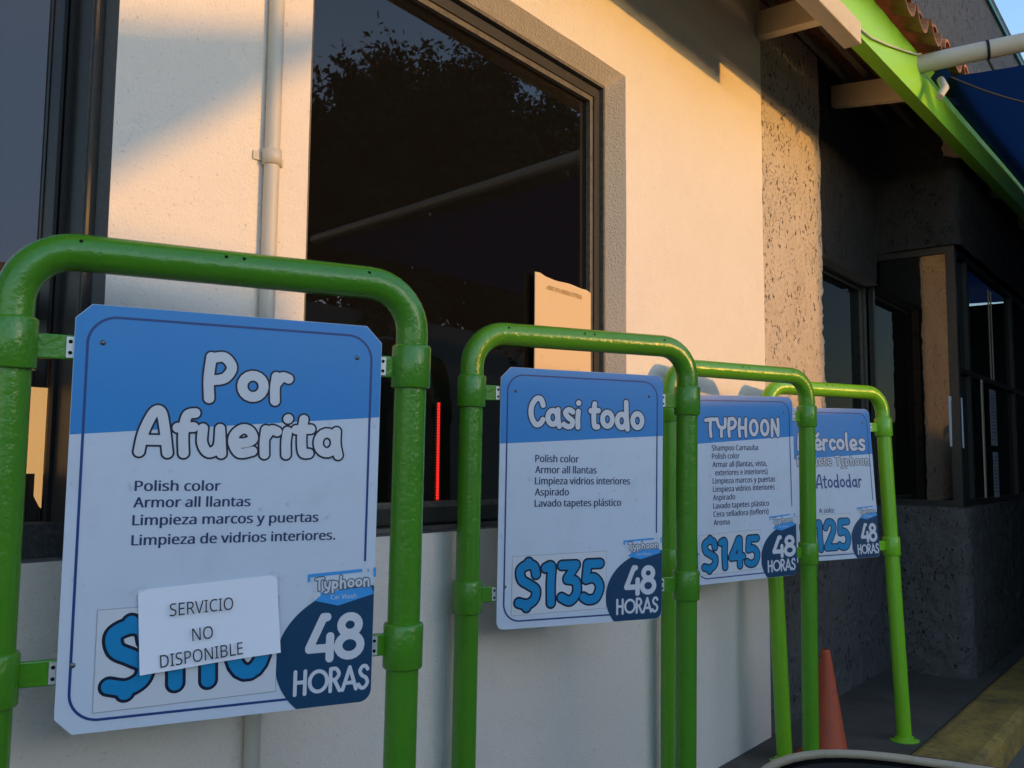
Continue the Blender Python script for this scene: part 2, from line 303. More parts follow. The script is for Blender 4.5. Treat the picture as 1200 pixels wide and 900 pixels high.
GEO = {                                        # the geometric face of the "48 HORAS" badge
 '4': (.50, [[(.36,.80),(.30,.80)], [(.30,.80),(.08,.22)], [(.08,.20),(.44,.20)], [(.42,.42),(.42,.0)]]),
 '8': (.56, [arc(.27,.62,.15,.165,0,360), arc(.27,.22,.19,.20,0,360)]),
 'H': (.60, [[(.09,.0),(.09,.80)], [(.47,.0),(.47,.80)], [(.09,.42),(.47,.42)]]),
 'O': (.82, [arc(.41,.40,.34,.36,0,360,30)]),
 'R': (.54, [[(.09,.0),(.09,.80)], crom([(.09,.79),(.30,.79),(.42,.60),(.30,.42),(.14,.40)]), [(.24,.40),(.46,.0)]]),
 'A': (.66, [[(.06,.0),(.33,.80)], [(.33,.80),(.60,.0)], [(.17,.24),(.50,.24)]]),
 'S': (.52, [crom([(.42,.68),(.34,.79),(.20,.78),(.11,.62),(.20,.46),(.36,.36),(.42,.18),(.30,.02),(.16,.02),(.06,.14)])]),
}
def lay(text, font, x0, x1, y0, y1, r, base=0.0, top=0.82, slant=0.0, gap=0.0, skew=0.0):
    """strokes of a text line fitted to a box (x0..x1, baseline y0, cap line y1)"""
    x = 0; st = []
    for ch in text:
        w, ss = font[ch]
        for s in ss: st.append([(px+x+slant*py, py) for px, py in s])
        x += w+gap
    allx = [p[0] for s in st for p in s]; a, b = min(allx)-r, max(allx)+r
    sx, sy = (x1-x0)/(b-a), (y1-y0)/(top-base+2*r); rr = r*math.sqrt(sx*sy)
    return [[(x0+(px-a)*sx, y0+(py-base+r)*sy+skew*(px-a)*sx) for px, py in s] for s in st], rr
class Field:
    def __init__(s, x0, x1, y0, y1, h):
        s.x0, s.y0, s.h = x0, y0, h; s.nx, s.ny = int((x1-x0)/h)+2, int((y1-y0)/h)+2
        s.d = np.full((s.ny, s.nx), 1.0)
        s.X = x0+h*np.arange(s.nx)[None,:]; s.Y = y0+h*np.arange(s.ny)[:,None]
    def strokes(s, st, r, reach):
        for q in st:
            for (ax, ay), (bx, by) in zip(q[:-1], q[1:]):
                i0 = max(int((min(ax,bx)-reach-s.x0)/s.h),0); i1 = min(int((max(ax,bx)+reach-s.x0)/s.h)+2, s.nx)
                j0 = max(int((min(ay,by)-reach-s.y0)/s.h),0); j1 = min(int((max(ay,by)+reach-s.y0)/s.h)+2, s.ny)
                if i0 >= i1 or j0 >= j1: continue
                X, Y = s.X[:,i0:i1], s.Y[j0:j1]; dx, dy = bx-ax, by-ay; L = dx*dx+dy*dy+1e-12
                t = np.clip(((X-ax)*dx+(Y-ay)*dy)/L, 0, 1)
                d = np.hypot(X-ax-t*dx, Y-ay-t*dy)-r
                s.d[j0:j1,i0:i1] = np.minimum(s.d[j0:j1,i0:i1], d)
        return s
    def fill(s, iso=0.0):                      # polygons where d < iso
        D = s.d-iso; vs, fs = [], []; h = s.h
        ins = D < 0; full = ins[:-1,:-1]&ins[1:,:-1]&ins[:-1,1:]&ins[1:,1:]; anyv = ins[:-1,:-1]|ins[1:,:-1]|ins[:-1,1:]|ins[1:,1:]
        for j in range(s.ny-1):
            row = full[j]; i = 0; y = s.y0+j*h
            idx = np.flatnonzero(row)
            if len(idx):
                br = np.flatnonzero(np.diff(idx) > 1)
                for a, b in zip(np.r_[idx[0], idx[br+1]], np.r_[idx[br], idx[-1]]):
                    o = len(vs); xa, xb = s.x0+a*h, s.x0+(b+1)*h
                    vs += [(xa,y),(xb,y),(xb,y+h),(xa,y+h)]; fs.append((o,o+1,o+2,o+3))
            for i in np.flatnonzero(anyv[j]&~row):
                c = [(i,j),(i+1,j),(i+1,j+1),(i,j+1)]; poly = []
                for k in range(4):
                    (ia,ja),(ib,jb) = c[k], c[(k+1)%4]; da, db = D[ja,ia], D[jb,ib]
                    if da < 0: poly.append((s.x0+ia*h, s.y0+ja*h))
                    if (da < 0) != (db < 0):
                        t = da/(da-db); poly.append((s.x0+(ia+(ib-ia)*t)*h, s.y0+(ja+(jb-ja)*t)*h))
                if len(poly) >= 3:
                    o = len(vs); vs += poly; fs.append(tuple(range(o, o+len(poly))))
        return vs, fs
def box_sdf(F, x0, x1, y0, y1, rc):
    cx, cy, hx, hy = (x0+x1)/2, (y0+y1)/2, (x1-x0)/2-rc, (y1-y0)/2-rc
    qx, qy = np.abs(F.X-cx)-hx, np.abs(F.Y-cy)-hy
    return np.hypot(np.maximum(qx,0), np.maximum(qy,0))+np.minimum(np.maximum(qx,qy),0)-rc
try: FONT = bpy.data.fonts.load(bpy.utils.system_resource('DATAFILES', path='fonts')+'/NotoSansHebrew-Regular.woff2')   # a plain sans that ships with Blender
except Exception: FONT = None
CAPH = [0.573 if FONT else 0.682]
def font_lines(lines):
    """lines = [(text, x, y, cap height, width or None)] -> flat verts, faces from the built-in font"""
    vs, fs = [], []
    for text, x, y, size, width in lines:
        c = bpy.data.curves.new('t', 'FONT'); c.body = text
        if FONT: c.font = FONT
        c.size = size/CAPH[0]; c.resolution_u = 3; c.fill_mode = 'FRONT'
        o = bpy.data.objects.new('t', c); COL.objects.link(o)
        bpy.context.view_layer.update()
        me = bpy.data.meshes.new_from_object(o.evaluated_get(bpy.context.evaluated_depsgraph_get()))
        xs = [v.co.x for v in me.vertices]; a, b = min(xs), max(xs); k = width/(b-a) if width else 1.0
        o0 = len(vs); vs += [(x+(v.co.x-a)*k, y+v.co.y) for v in me.vertices]
        fs += [tuple(i+o0 for i in p.vertices) for p in me.polygons]
        bpy.data.objects.remove(o); bpy.data.curves.remove(c); bpy.data.meshes.remove(me)
    return vs, fs

# ------------------------------------------------------------------ ground
b = MB(); b.box(-300, 300, -300, 0.82, -0.6, -0.13); setting(b.build('road', M['asphalt']))
b = MB(); b.box(-300, 300, 1.07, 300, -0.6, 0.0); setting(b.build('pavement', M['pavement']))
b = MB(); b.box(-60, 60, 0.82, 1.07, -0.6, 0.012); setting(b.build('kerb', M['kerb'], bevel=0.03))

# ------------------------------------------------------------------ the building
D = 1.596
bld = thing('car_wash_building', 'cream and grey stucco building with dark windows and a lime green tiled eave', 'building', (3.8, D, 0))
def part(mb, name, m, parent=bld, **k):
    o = mb.build(name, m, None, **k); o.parent = parent; o.matrix_parent_inverse = parent.matrix_world.inverted() if False else Matrix.Translation(-Vector((3.8, D, 0)))
    return o
def sub(mb, name, m, parent, **k):             # sub-part: its parent part keeps an identity basis, so coordinates stay in world numbers
    o = mb.build(name, m, None, **k); o.parent = parent; return o
Z = lambda z: z+EYE
ZS, ZT, ZW = Z(-0.17), Z(1.367), Z(2.17)
LX0, LX1, BX0, BX1, WX1 = -1.4, 0.814, 1.267, 2.640, 3.822
def plaster_front(x0, x1, z0, z1, y, holes, step, amp, fx, fz, seed, edge=0.0, mb=None, mi=0, axis='x', edge_cols=None):
    """one gently uneven front sheet with rectangular holes; axis 'y' makes a sheet facing -X"""
    xs = sorted(set([x0, x1]+[h[0] for h in holes]+[h[1] for h in holes])); zs = sorted(set([z0, z1]+[h[2] for h in holes]+[h[3] for h in holes]))
    def sub_(a): 
        o = []
        for p, q in zip(a[:-1], a[1:]):
            n = max(1, int(round((q-p)/step))); o += [p+(q-p)*i/n for i in range(n)]
        return o+[a[-1]]
    xs, zs = sub_(xs), sub_(zs); nx_ = len(xs); vs, fs = [], []
    for z in zs:
        for x in xs:
            d = amp*(nz(x*fx+seed, z*fz) + 0.5*nz(x*fx*2.7+seed, z*fz*2.7, 5) + 0.3*nz(x*fx*6+seed, z*fz*6, 9))
            ex = 0
            if edge and (abs(x-xs[-1]) < 1e-6 or any(abs(x-h[0]) < 1e-6 and h[2]-1e-6 <= z <= h[3]+1e-6 for h in holes)):
                ex = edge*(nz(z*23+seed, 3.1)+0.7*nz(z*60, 7.7))
            vs.append((x+ex, y+d, z) if axis == 'x' else (y+d, x+ex, z))
    for j in range(len(zs)-1):
        for i in range(nx_-1):
            cx, cz = (xs[i]+xs[i+1])/2, (zs[j]+zs[j+1])/2
            if any(h[0] < cx < h[1] and h[2] < cz < h[3] for h in holes): continue
            f = (j*nx_+i, j*nx_+i+1, (j+1)*nx_+i+1, (j+1)*nx_+i)
            fs.append(f if axis == 'x' else f[::-1])
    (mb or MB()).add(vs, fs, mi, True)
# white wall with its two window openings and their reveals
b = MB()
plaster_front(-3.5, WX1, 0, ZW, D, [(LX0, LX1, ZS, ZT), (BX0, BX1, ZS, ZT)], 0.03, 0.0016, 2.2, 2.2, 1.0, mb=b)
BY, BXI, BTI = 1.658, 2.604, Z(1.333)          # inner edge of the splayed reveal of the big window
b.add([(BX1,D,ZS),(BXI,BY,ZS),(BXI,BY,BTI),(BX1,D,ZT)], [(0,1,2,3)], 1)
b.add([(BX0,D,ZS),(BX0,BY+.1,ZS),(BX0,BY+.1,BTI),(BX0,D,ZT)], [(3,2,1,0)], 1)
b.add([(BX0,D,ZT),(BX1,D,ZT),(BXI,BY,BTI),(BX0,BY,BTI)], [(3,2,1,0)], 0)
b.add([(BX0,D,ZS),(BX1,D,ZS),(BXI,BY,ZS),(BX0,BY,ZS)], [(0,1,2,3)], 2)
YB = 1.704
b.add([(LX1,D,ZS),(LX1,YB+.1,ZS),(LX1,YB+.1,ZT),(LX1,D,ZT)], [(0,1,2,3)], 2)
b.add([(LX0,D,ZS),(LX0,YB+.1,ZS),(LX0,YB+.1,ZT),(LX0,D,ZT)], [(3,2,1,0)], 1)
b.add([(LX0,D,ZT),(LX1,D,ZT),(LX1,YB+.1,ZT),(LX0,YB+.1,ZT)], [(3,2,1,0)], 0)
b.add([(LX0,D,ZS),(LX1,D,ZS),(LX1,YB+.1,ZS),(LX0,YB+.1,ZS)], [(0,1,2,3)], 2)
b.box(WX1-0.03, WX1, D+0.002, D+0.1, 0, ZW, 0)
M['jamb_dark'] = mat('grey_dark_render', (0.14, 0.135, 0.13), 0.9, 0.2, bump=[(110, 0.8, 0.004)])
part(b, 'plastered_wall', [M['stucco'], M['stone_jamb'], M['jamb_dark']])

def window(name, x0, x1, z0, z1, y, fw, pane_mat, deep=0.0, bottom=0.075):
    b = MB(); g = 0.006
    # stepped section: outer lip, black groove, worn bead
    def ring(a0, a1, ya, yb, mi, bot0=None, bot1=None):
        X0, X1, T1 = x0+a0, x1-a0, z1-a0; X2, X3, T2 = x0+a1, x1-a1, z1-a1
        B1 = z0+(a0 if bot0 is None else bot0); B2 = z0+(a1 if bot1 is None else bot1)
        b.box(X0, X2, ya, yb, B1, T1, mi); b.box(X3, X1, ya, yb, B1, T1, mi)
        b.box(X2, X3, ya, yb, T2, T1, mi); b.box(X2, X3, ya, yb, B1, B2, mi)
    ring(0.001, 0.010, y, y+.07, 2, .001, .012)
    ring(0.010, 0.018, y+.022, y+.07, 1, .012, .02)
    ring(0.018, fw*.74, y+.012, y+.07, 0, .02, bottom*.8)
    ring(fw*.74, fw, y+.018, y+.07, 2, bottom*.8, bottom)
    fr = part(b, 'window', [M['alu'], M['gasket'], M['alu_old']])
    p = MB(); a_, c_, e_, g_, yy_ = x0+fw-.004, x1-fw+.004, z0+bottom-.004, z1-fw+.004, y+.034
    p.add([(a_,yy_,e_),(c_,yy_,e_),(c_,yy_,g_),(a_,yy_,g_)], [(0,1,2,3)]); sub(p, 'pane', pane_mat, fr)
    return fr
window('window', BX0, BXI, ZS, BTI, BY, 0.068, M['pane'])
# left window: deep narrow aluminium section
b = MB()
b.box(LX1-.018, LX1-.001, 1.645, 1.76, ZS+.001, ZT-.001, 0); b.box(LX0+.001, LX0+.018, 1.645, 1.76, ZS+.001, ZT-.001, 0)
b.box(LX0+.018, LX1-.018, 1.645, 1.76, ZT-.02, ZT-.001, 0); b.box(LX0+.018, LX1-.018, 1.672, 1.76, ZS+.001, ZS+.06, 3)
b.box(LX1-.026, LX1-.018, 1.72, 1.735, ZS+.06, ZT-.02, 1); b.box(LX1-.0195, LX1-.018, 1.655, 1.658, ZS+.06, ZT-.02, 4)
fr = part(b, 'window', [M['alu'], M['gasket'], M['alu_old'], M['dark_render'], M['alu_old']])
M['pane_dim'] = glass_mat('dark_tinted_glass', 0.02, (0.1, 0.1, 0.1))
M['pane_grey'] = glass_mat('reflective_window_glass', 0.24, (0.2, 0.2, 0.2))
p = MB(); p.add([(LX0+.014,1.74,ZS+.055),(LX1-.016,1.74,ZS+.055),(LX1-.016,1.74,ZT-.016),(LX0+.014,1.74,ZT-.016)], [(0,1,2,3)]); sub(p, 'pane', M['pane_grey'], fr)

# dim room behind the panes
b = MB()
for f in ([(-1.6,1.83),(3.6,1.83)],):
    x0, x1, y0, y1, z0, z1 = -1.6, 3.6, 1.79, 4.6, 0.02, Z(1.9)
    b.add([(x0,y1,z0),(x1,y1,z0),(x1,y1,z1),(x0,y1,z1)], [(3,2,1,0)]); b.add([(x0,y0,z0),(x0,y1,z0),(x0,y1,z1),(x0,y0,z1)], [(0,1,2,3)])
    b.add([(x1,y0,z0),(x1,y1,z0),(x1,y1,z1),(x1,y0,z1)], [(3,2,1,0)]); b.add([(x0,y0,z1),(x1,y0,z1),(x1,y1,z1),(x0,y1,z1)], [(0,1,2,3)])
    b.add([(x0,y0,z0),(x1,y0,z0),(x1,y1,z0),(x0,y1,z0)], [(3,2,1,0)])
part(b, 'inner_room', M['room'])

# rough rendered pier, the wall round the side window, and the stub wall that comes forward
SX0, SX1, RX = 4.612, 5.52, 5.54
WZ0, WZ1 = Z(-0.205), Z(1.10)
b = MB()
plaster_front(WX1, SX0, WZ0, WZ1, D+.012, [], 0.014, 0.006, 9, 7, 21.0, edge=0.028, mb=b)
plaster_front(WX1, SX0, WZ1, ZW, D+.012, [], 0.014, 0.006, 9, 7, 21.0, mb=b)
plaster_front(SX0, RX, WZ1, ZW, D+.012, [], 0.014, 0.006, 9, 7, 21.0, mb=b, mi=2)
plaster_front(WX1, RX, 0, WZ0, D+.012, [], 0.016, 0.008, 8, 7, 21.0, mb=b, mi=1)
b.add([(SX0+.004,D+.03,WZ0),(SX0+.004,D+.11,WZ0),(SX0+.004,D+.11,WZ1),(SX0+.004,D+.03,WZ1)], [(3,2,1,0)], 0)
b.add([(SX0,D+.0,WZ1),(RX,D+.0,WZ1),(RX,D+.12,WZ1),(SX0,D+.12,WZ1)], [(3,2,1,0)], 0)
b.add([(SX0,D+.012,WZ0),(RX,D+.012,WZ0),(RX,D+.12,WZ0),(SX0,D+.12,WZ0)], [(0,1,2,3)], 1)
part(b, 'rough_pier_wall', [M['rough'], M['rough_low'], M['rough_shade']])
RY = 1.15                                       # front of the forward stub
b = MB()
def corner_sheet(z0, z1, mi):
    pts = [(RX, D+.02)]; n = 24
    pts = [(RX, D+.02-(D+.02-RY-.07)*i/n) for i in range(n+1)]
    pts += [(RX+.07-.07*math.cos(rad(a)), RY+.07-.07*math.sin(rad(a))) for a in range(10, 91, 10)]
    pts += [(RX+.07+3.8*i/180, RY) for i in range(1, 181)]
    nzs = int((z1-z0)/.016)+1; vs, fs = [], []; L = 0; acc = []
    for i, p in enumerate(pts):
        if i: L += math.hypot(p[0]-pts[i-1][0], p[1]-pts[i-1][1])
        acc.append(L)
    for j in range(nzs+1):
        z = z0+(z1-z0)*j/nzs
        for i, p in enumerate(pts):
            d = 0.012*(nz(acc[i]*10+50, z*10)+0.7*nz(acc[i]*24, z*24, 4)+.4*nz(acc[i]*50, z*50, 8))
            t = (pts[min(i+1,len(pts)-1)][0]-pts[max(i-1,0)][0], pts[min(i+1,len(pts)-1)][1]-pts[max(i-1,0)][1]); l = math.hypot(*t)
            vs.append((p[0]+t[1]/l*d, p[1]-t[0]/l*d, z))
    m = len(pts)
    for j in range(nzs):
        for i in range(m-1): fs.append((j*m+i, j*m+i+1, (j+1)*m+i+1, (j+1)*m+i))
    b.add(vs, fs, mi, True)
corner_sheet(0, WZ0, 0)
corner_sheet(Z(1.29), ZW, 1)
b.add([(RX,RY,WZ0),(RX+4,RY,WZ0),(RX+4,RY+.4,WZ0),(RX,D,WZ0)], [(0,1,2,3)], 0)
part(b, 'rough_stub_wall', [M['rough_low'], M['rough_shade']])
# side window (facing the viewer's lane), stub glass and shop front
window('window', SX0, RX-.002, WZ0, WZ1, D+.075, 0.03, M['pane_dim'], bottom=0.04)
b = MB(); y0, y1 = RY+.03, D+.07
b.box(RX+.02, RX+.06, y0, y0+.05, WZ0, Z(1.29), 0); b.box(RX+.02, RX+.06, y1-.03, y1, WZ0, Z(1.29), 0)
b.box(RX+.02, RX+.06, y0+.05, y1-.03, WZ0, WZ0+.035, 0); b.box(RX+.02, RX+.06, y0+.05, y1-.03, Z(1.25), Z(1.29), 0)
fr = part(b, 'window', [M['alu']])
p = MB(); p.add([(RX+.038,y1-.028,WZ0+.033),(RX+.038,y0+.048,WZ0+.033),(RX+.038,y0+.048,Z(1.252)),(RX+.038,y1-.028,Z(1.252))], [(0,1,2,3)]); sub(p, 'pane', M['pane_mirror'], fr)
b = MB(); ys = RY+.035
for x in (RX+.065, 5.88, 7.3, 8.9): b.box(x, x+.05, ys, ys+.05, WZ0, Z(1.29), 0)
for xa, xb in ((RX+.115, 5.88), (5.93, 7.3), (7.35, 8.9)):
    b.box(xa, xb, ys+.001, ys+.049, WZ0, WZ0+.04, 0); b.box(xa, xb, ys+.001, ys+.049, Z(1.25), Z(1.29), 0); b.box(xa, xb, ys+.001, ys+.049, Z(.56), Z(.59), 0)
b.box(6.165, 6.205, ys-.006, ys+.0005, WZ0+.04, Z(.56), 1); b.box(6.62, 6.632, ys+.02, ys+.03, Z(.59), Z(1.2), 1); b.box(6.70, 6.712, ys+.02, ys+.03, Z(.59), Z(1.2), 1)
M['alu_black'] = mat('black_frame', (0.012, 0.011, 0.010), 0.5)
fr = part(b, 'shop_front', [M['alu_black'], M['cream_wood']])
p = MB(); p.add([(RX+.1,ys+.024,WZ0+.03),(8.9,ys+.024,WZ0+.03),(8.9,ys+.024,Z(1.27)),(RX+.1,ys+.024,Z(1.27))], [(0,1,2,3)]); sub(p, 'pane', M['pane_dim'], fr)
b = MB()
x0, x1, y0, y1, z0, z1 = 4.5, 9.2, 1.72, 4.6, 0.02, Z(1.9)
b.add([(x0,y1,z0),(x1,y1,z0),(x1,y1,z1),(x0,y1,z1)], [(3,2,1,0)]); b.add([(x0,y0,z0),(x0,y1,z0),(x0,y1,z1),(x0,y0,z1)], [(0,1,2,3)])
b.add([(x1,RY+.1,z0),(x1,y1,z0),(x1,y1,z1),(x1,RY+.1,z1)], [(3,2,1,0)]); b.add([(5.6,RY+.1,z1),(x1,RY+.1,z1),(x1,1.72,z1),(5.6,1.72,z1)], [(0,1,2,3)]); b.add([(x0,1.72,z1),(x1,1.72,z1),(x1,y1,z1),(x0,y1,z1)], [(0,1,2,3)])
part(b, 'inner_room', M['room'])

# eave: the fascia leans out of parallel by 1.6 degrees
def FD(x): return 1.096-.028*(x-3.58)
def FZ(x): return Z(1.755)
def strip(b, x0, x1, ya, yb, za, zb, mi=0, n=1):  # box that follows the fascia line; y offsets are inward
    for i in range(n):
        xa, xb = x0+(x1-x0)*i/n, x0+(x1-x0)*(i+1)/n
        b.hexa([(xa,FD(xa)+ya,za),(xb,FD(xb)+ya,za),(xb,FD(xb)+yb,za),(xa,FD(xa)+yb,za),(xa,FD(xa)+ya,zb),(xb,FD(xb)+ya,zb),(xb,FD(xb)+yb,zb),(xa,FD(xa)+yb,zb)], mi)
b = MB(); strip(b, -3, 10, 0, .018, Z(1.755), Z(1.985)); strip(b, -3, 10, .018, .062, Z(1.755), Z(1.766))
part(b, 'fascia', M['fascia'])
b = MB(); strip(b, -3, 3.52, -.045, .022, Z(1.662), Z(1.753))
part(b, 'gutter_beam', M['cream_wood'], bevel=.004)
SL = math.tan(rad(22))
for xw, xf in ((1.8,1.47),(2.8,2.47),(3.8,3.47),(4.8,4.47),(5.8,5.5),(6.8,6.5),(7.8,7.5)):
    b = MB(); yf = FD(xf)+.062; zf, zw = Z(1.775), Z(1.955); h = .115; w = .03
    b.hexa([(xf-w,yf,zf),(xf+w,yf,zf),(xw+w,D,zw),(xw-w,D,zw),(xf-w,yf,zf+h),(xf+w,yf,zf+h),(xw+w,D,zw+h),(xw-w,D,zw+h)])
    part(b, 'rafter', M['cream_wood'], bevel=.003)
b = MB()
for y in (1.22, 1.36, 1.50):
    z = Z(1.965)+(y-1.1)*SL; b.box(-3, 10, y, y+.03, z-.045, z-.012)
part(b, 'roof_battens', M['alu_old'])
# clay barrel tiles: channels resting on the fascia, covers between them
b = MB(); pitch = 0.187; x = -1.0; k = 0
def shell(xc, zc, r, upward, y0, y1, th, jx, jz):
    n = 9; vs = []; sgn = 1 if upward else -1
    for y, sc in ((y0, 1.0), (y1, .86)):
        for rr in (r, r-th):
            for i in range(n+1):
                a = math.pi*i/n; vs.append((xc+jx*(y-y0)+rr*sc*math.cos(a), y, zc+jz+(y-y0)*SL+sgn*rr*sc*math.sin(a)*.95))
    m = n+1; fs = []
    for i in range(n):
        fs += [(i,i+1,2*m+i+1,2*m+i), (m+i+1,m+i,3*m+i,3*m+i+1), (i+1,i,m+i,m+i+1), (2*m+i,2*m+i+1,3*m+i+1,3*m+i)]
    fs += [(0,2*m,3*m,m), (n,m+n,3*m+n,2*m+n)]
    b.add(vs, fs, 0, False)
while x < 9.6:
    for row in range(2):
        y0 = FD(x)-.085+row*.36; jz = random.uniform(-.006,.006); j = random.uniform(-.03,.03)
        shell(x, Z(2.070)+row*.36*SL, .094, False, y0+random.uniform(-.012,.012), y0+.43, .013, j, jz)
        y0 += .02; shell(x+pitch/2, Z(2.054)+row*.36*SL, .069, True, y0+random.uniform(-.015,.015), y0+.43, .013, random.uniform(-.03,.03), jz+.008)
    x += pitch
part(b, 'roof_tiles', M['terracotta'], recalc=True)
# parapet wall above the tiles
b = MB(); b.box(-5, 15, 1.80, 2.1, Z(1.9), Z(5.2), 0); b.box(-5, 15.02, 1.77, 1.80, Z(4.99), Z(5.04), 1)
part(b, 'parapet', [M['parapet'], M['teal']])
# conduit pipe on the pilaster
b = MB(); b.tube([(1.157, D-.016, 0.0), (1.157, D-.016, 2.2), (1.157, D-.016, ZW)], .0165, 14)
dp = part(b, 'conduit_pipe', M['pvc'])
for z in (Z(.655), Z(-.75)):
    b = MB(); b.lathe([(.0168,-.017),(.021,-.016),(.021,.016),(.0168,.017)], 14, (1.157, D-.016, z))
    b.box(1.118, 1.196, D-.004, D-.0012, z-.009, z+.009)
    sub(b, 'pipe_clamp', M['pvc'], dp)

# ------------------------------------------------------------------ sign stands
BASE, WID, TOPR, PR = 1.3357, 0.6663, 0.1529, 0.0305
FR = [(-0.78662838,1.40870778,0.18659404,0.4704051228,-0.0278401634), (-0.10393567,2.31062213,0.19111055,0.4265615863,-0.0223683201),
      (0.5530599,3.15481573,0.20156009,0.503786041,-0.0115496577), (1.05506561,3.72090631,0.18752474,0.4590698297,0.0483471886)]
GRP = 'green pipe sign stands in a row along the wall'
arch = MB(); br = .088; zt = BASE+TOPR
path = [(0,0,.0),(0,0,.5),(0,0,zt-br)]
path += [(br-br*math.cos(rad(a)), 0, zt-br+br*math.sin(rad(a))) for a in range(10, 91, 10)]
path += [(WID/2,0,zt)]
path += [(WID-br+br*math.sin(rad(a)), 0, zt-br+br*math.cos(rad(a))) for a in range(0, 91, 10)]
path += [(WID,0,.5),(WID,0,0)]
arch.tube(path, PR, 28, cap=True)
arch_o = arch.build('pipe_arch', M['green']); arch_me = arch_o.data; bpy.data.objects.remove(arch_o)
c = MB(); c.lathe([(PR-.001,-.041),(PR+.0055,-.041),(PR+.0068,-.038),(PR+.0068,.036),(PR+.005,.040),(PR-.001,.041)], 28)
co = c.build('collar', M['green']); col_me = co.data; bpy.data.objects.remove(co)
c = MB(); c.lathe([(PR-.001,.022),(PR+.006,.020),(PR+.010,.009),(.058,.008),(.060,.005),(.060,.0),(PR,.0)], 28)
co = c.build('base_flange', M['green']); fl_me = co.data; bpy.data.objects.remove(co)

def outline(x0, x1, y0, y1, spec):             # corners BL, BR, TR, TL: ('r' or 'c', size)
    P = []
    for (cx, cy, sx, sy, a0), (k, s) in zip(((x0,y0,1,1,180),(x1,y0,-1,1,270),(x1,y1,-1,-1,0),(x0,y1,1,-1,90)), spec):
        if k == 'c':
            A, B_ = (cx, cy+sy*s), (cx+sx*s, cy)
            P += [A, B_] if a0 in (180, 0) else [B_, A]
        else: P += [(cx+sx*s+s*math.cos(rad(a0+t)), cy+sy*s+s*math.sin(rad(a0+t))) for t in range(0, 91, 15)]
    return P
def flat(vs, fs, y): return [(x, y, z) for x, z in vs], fs

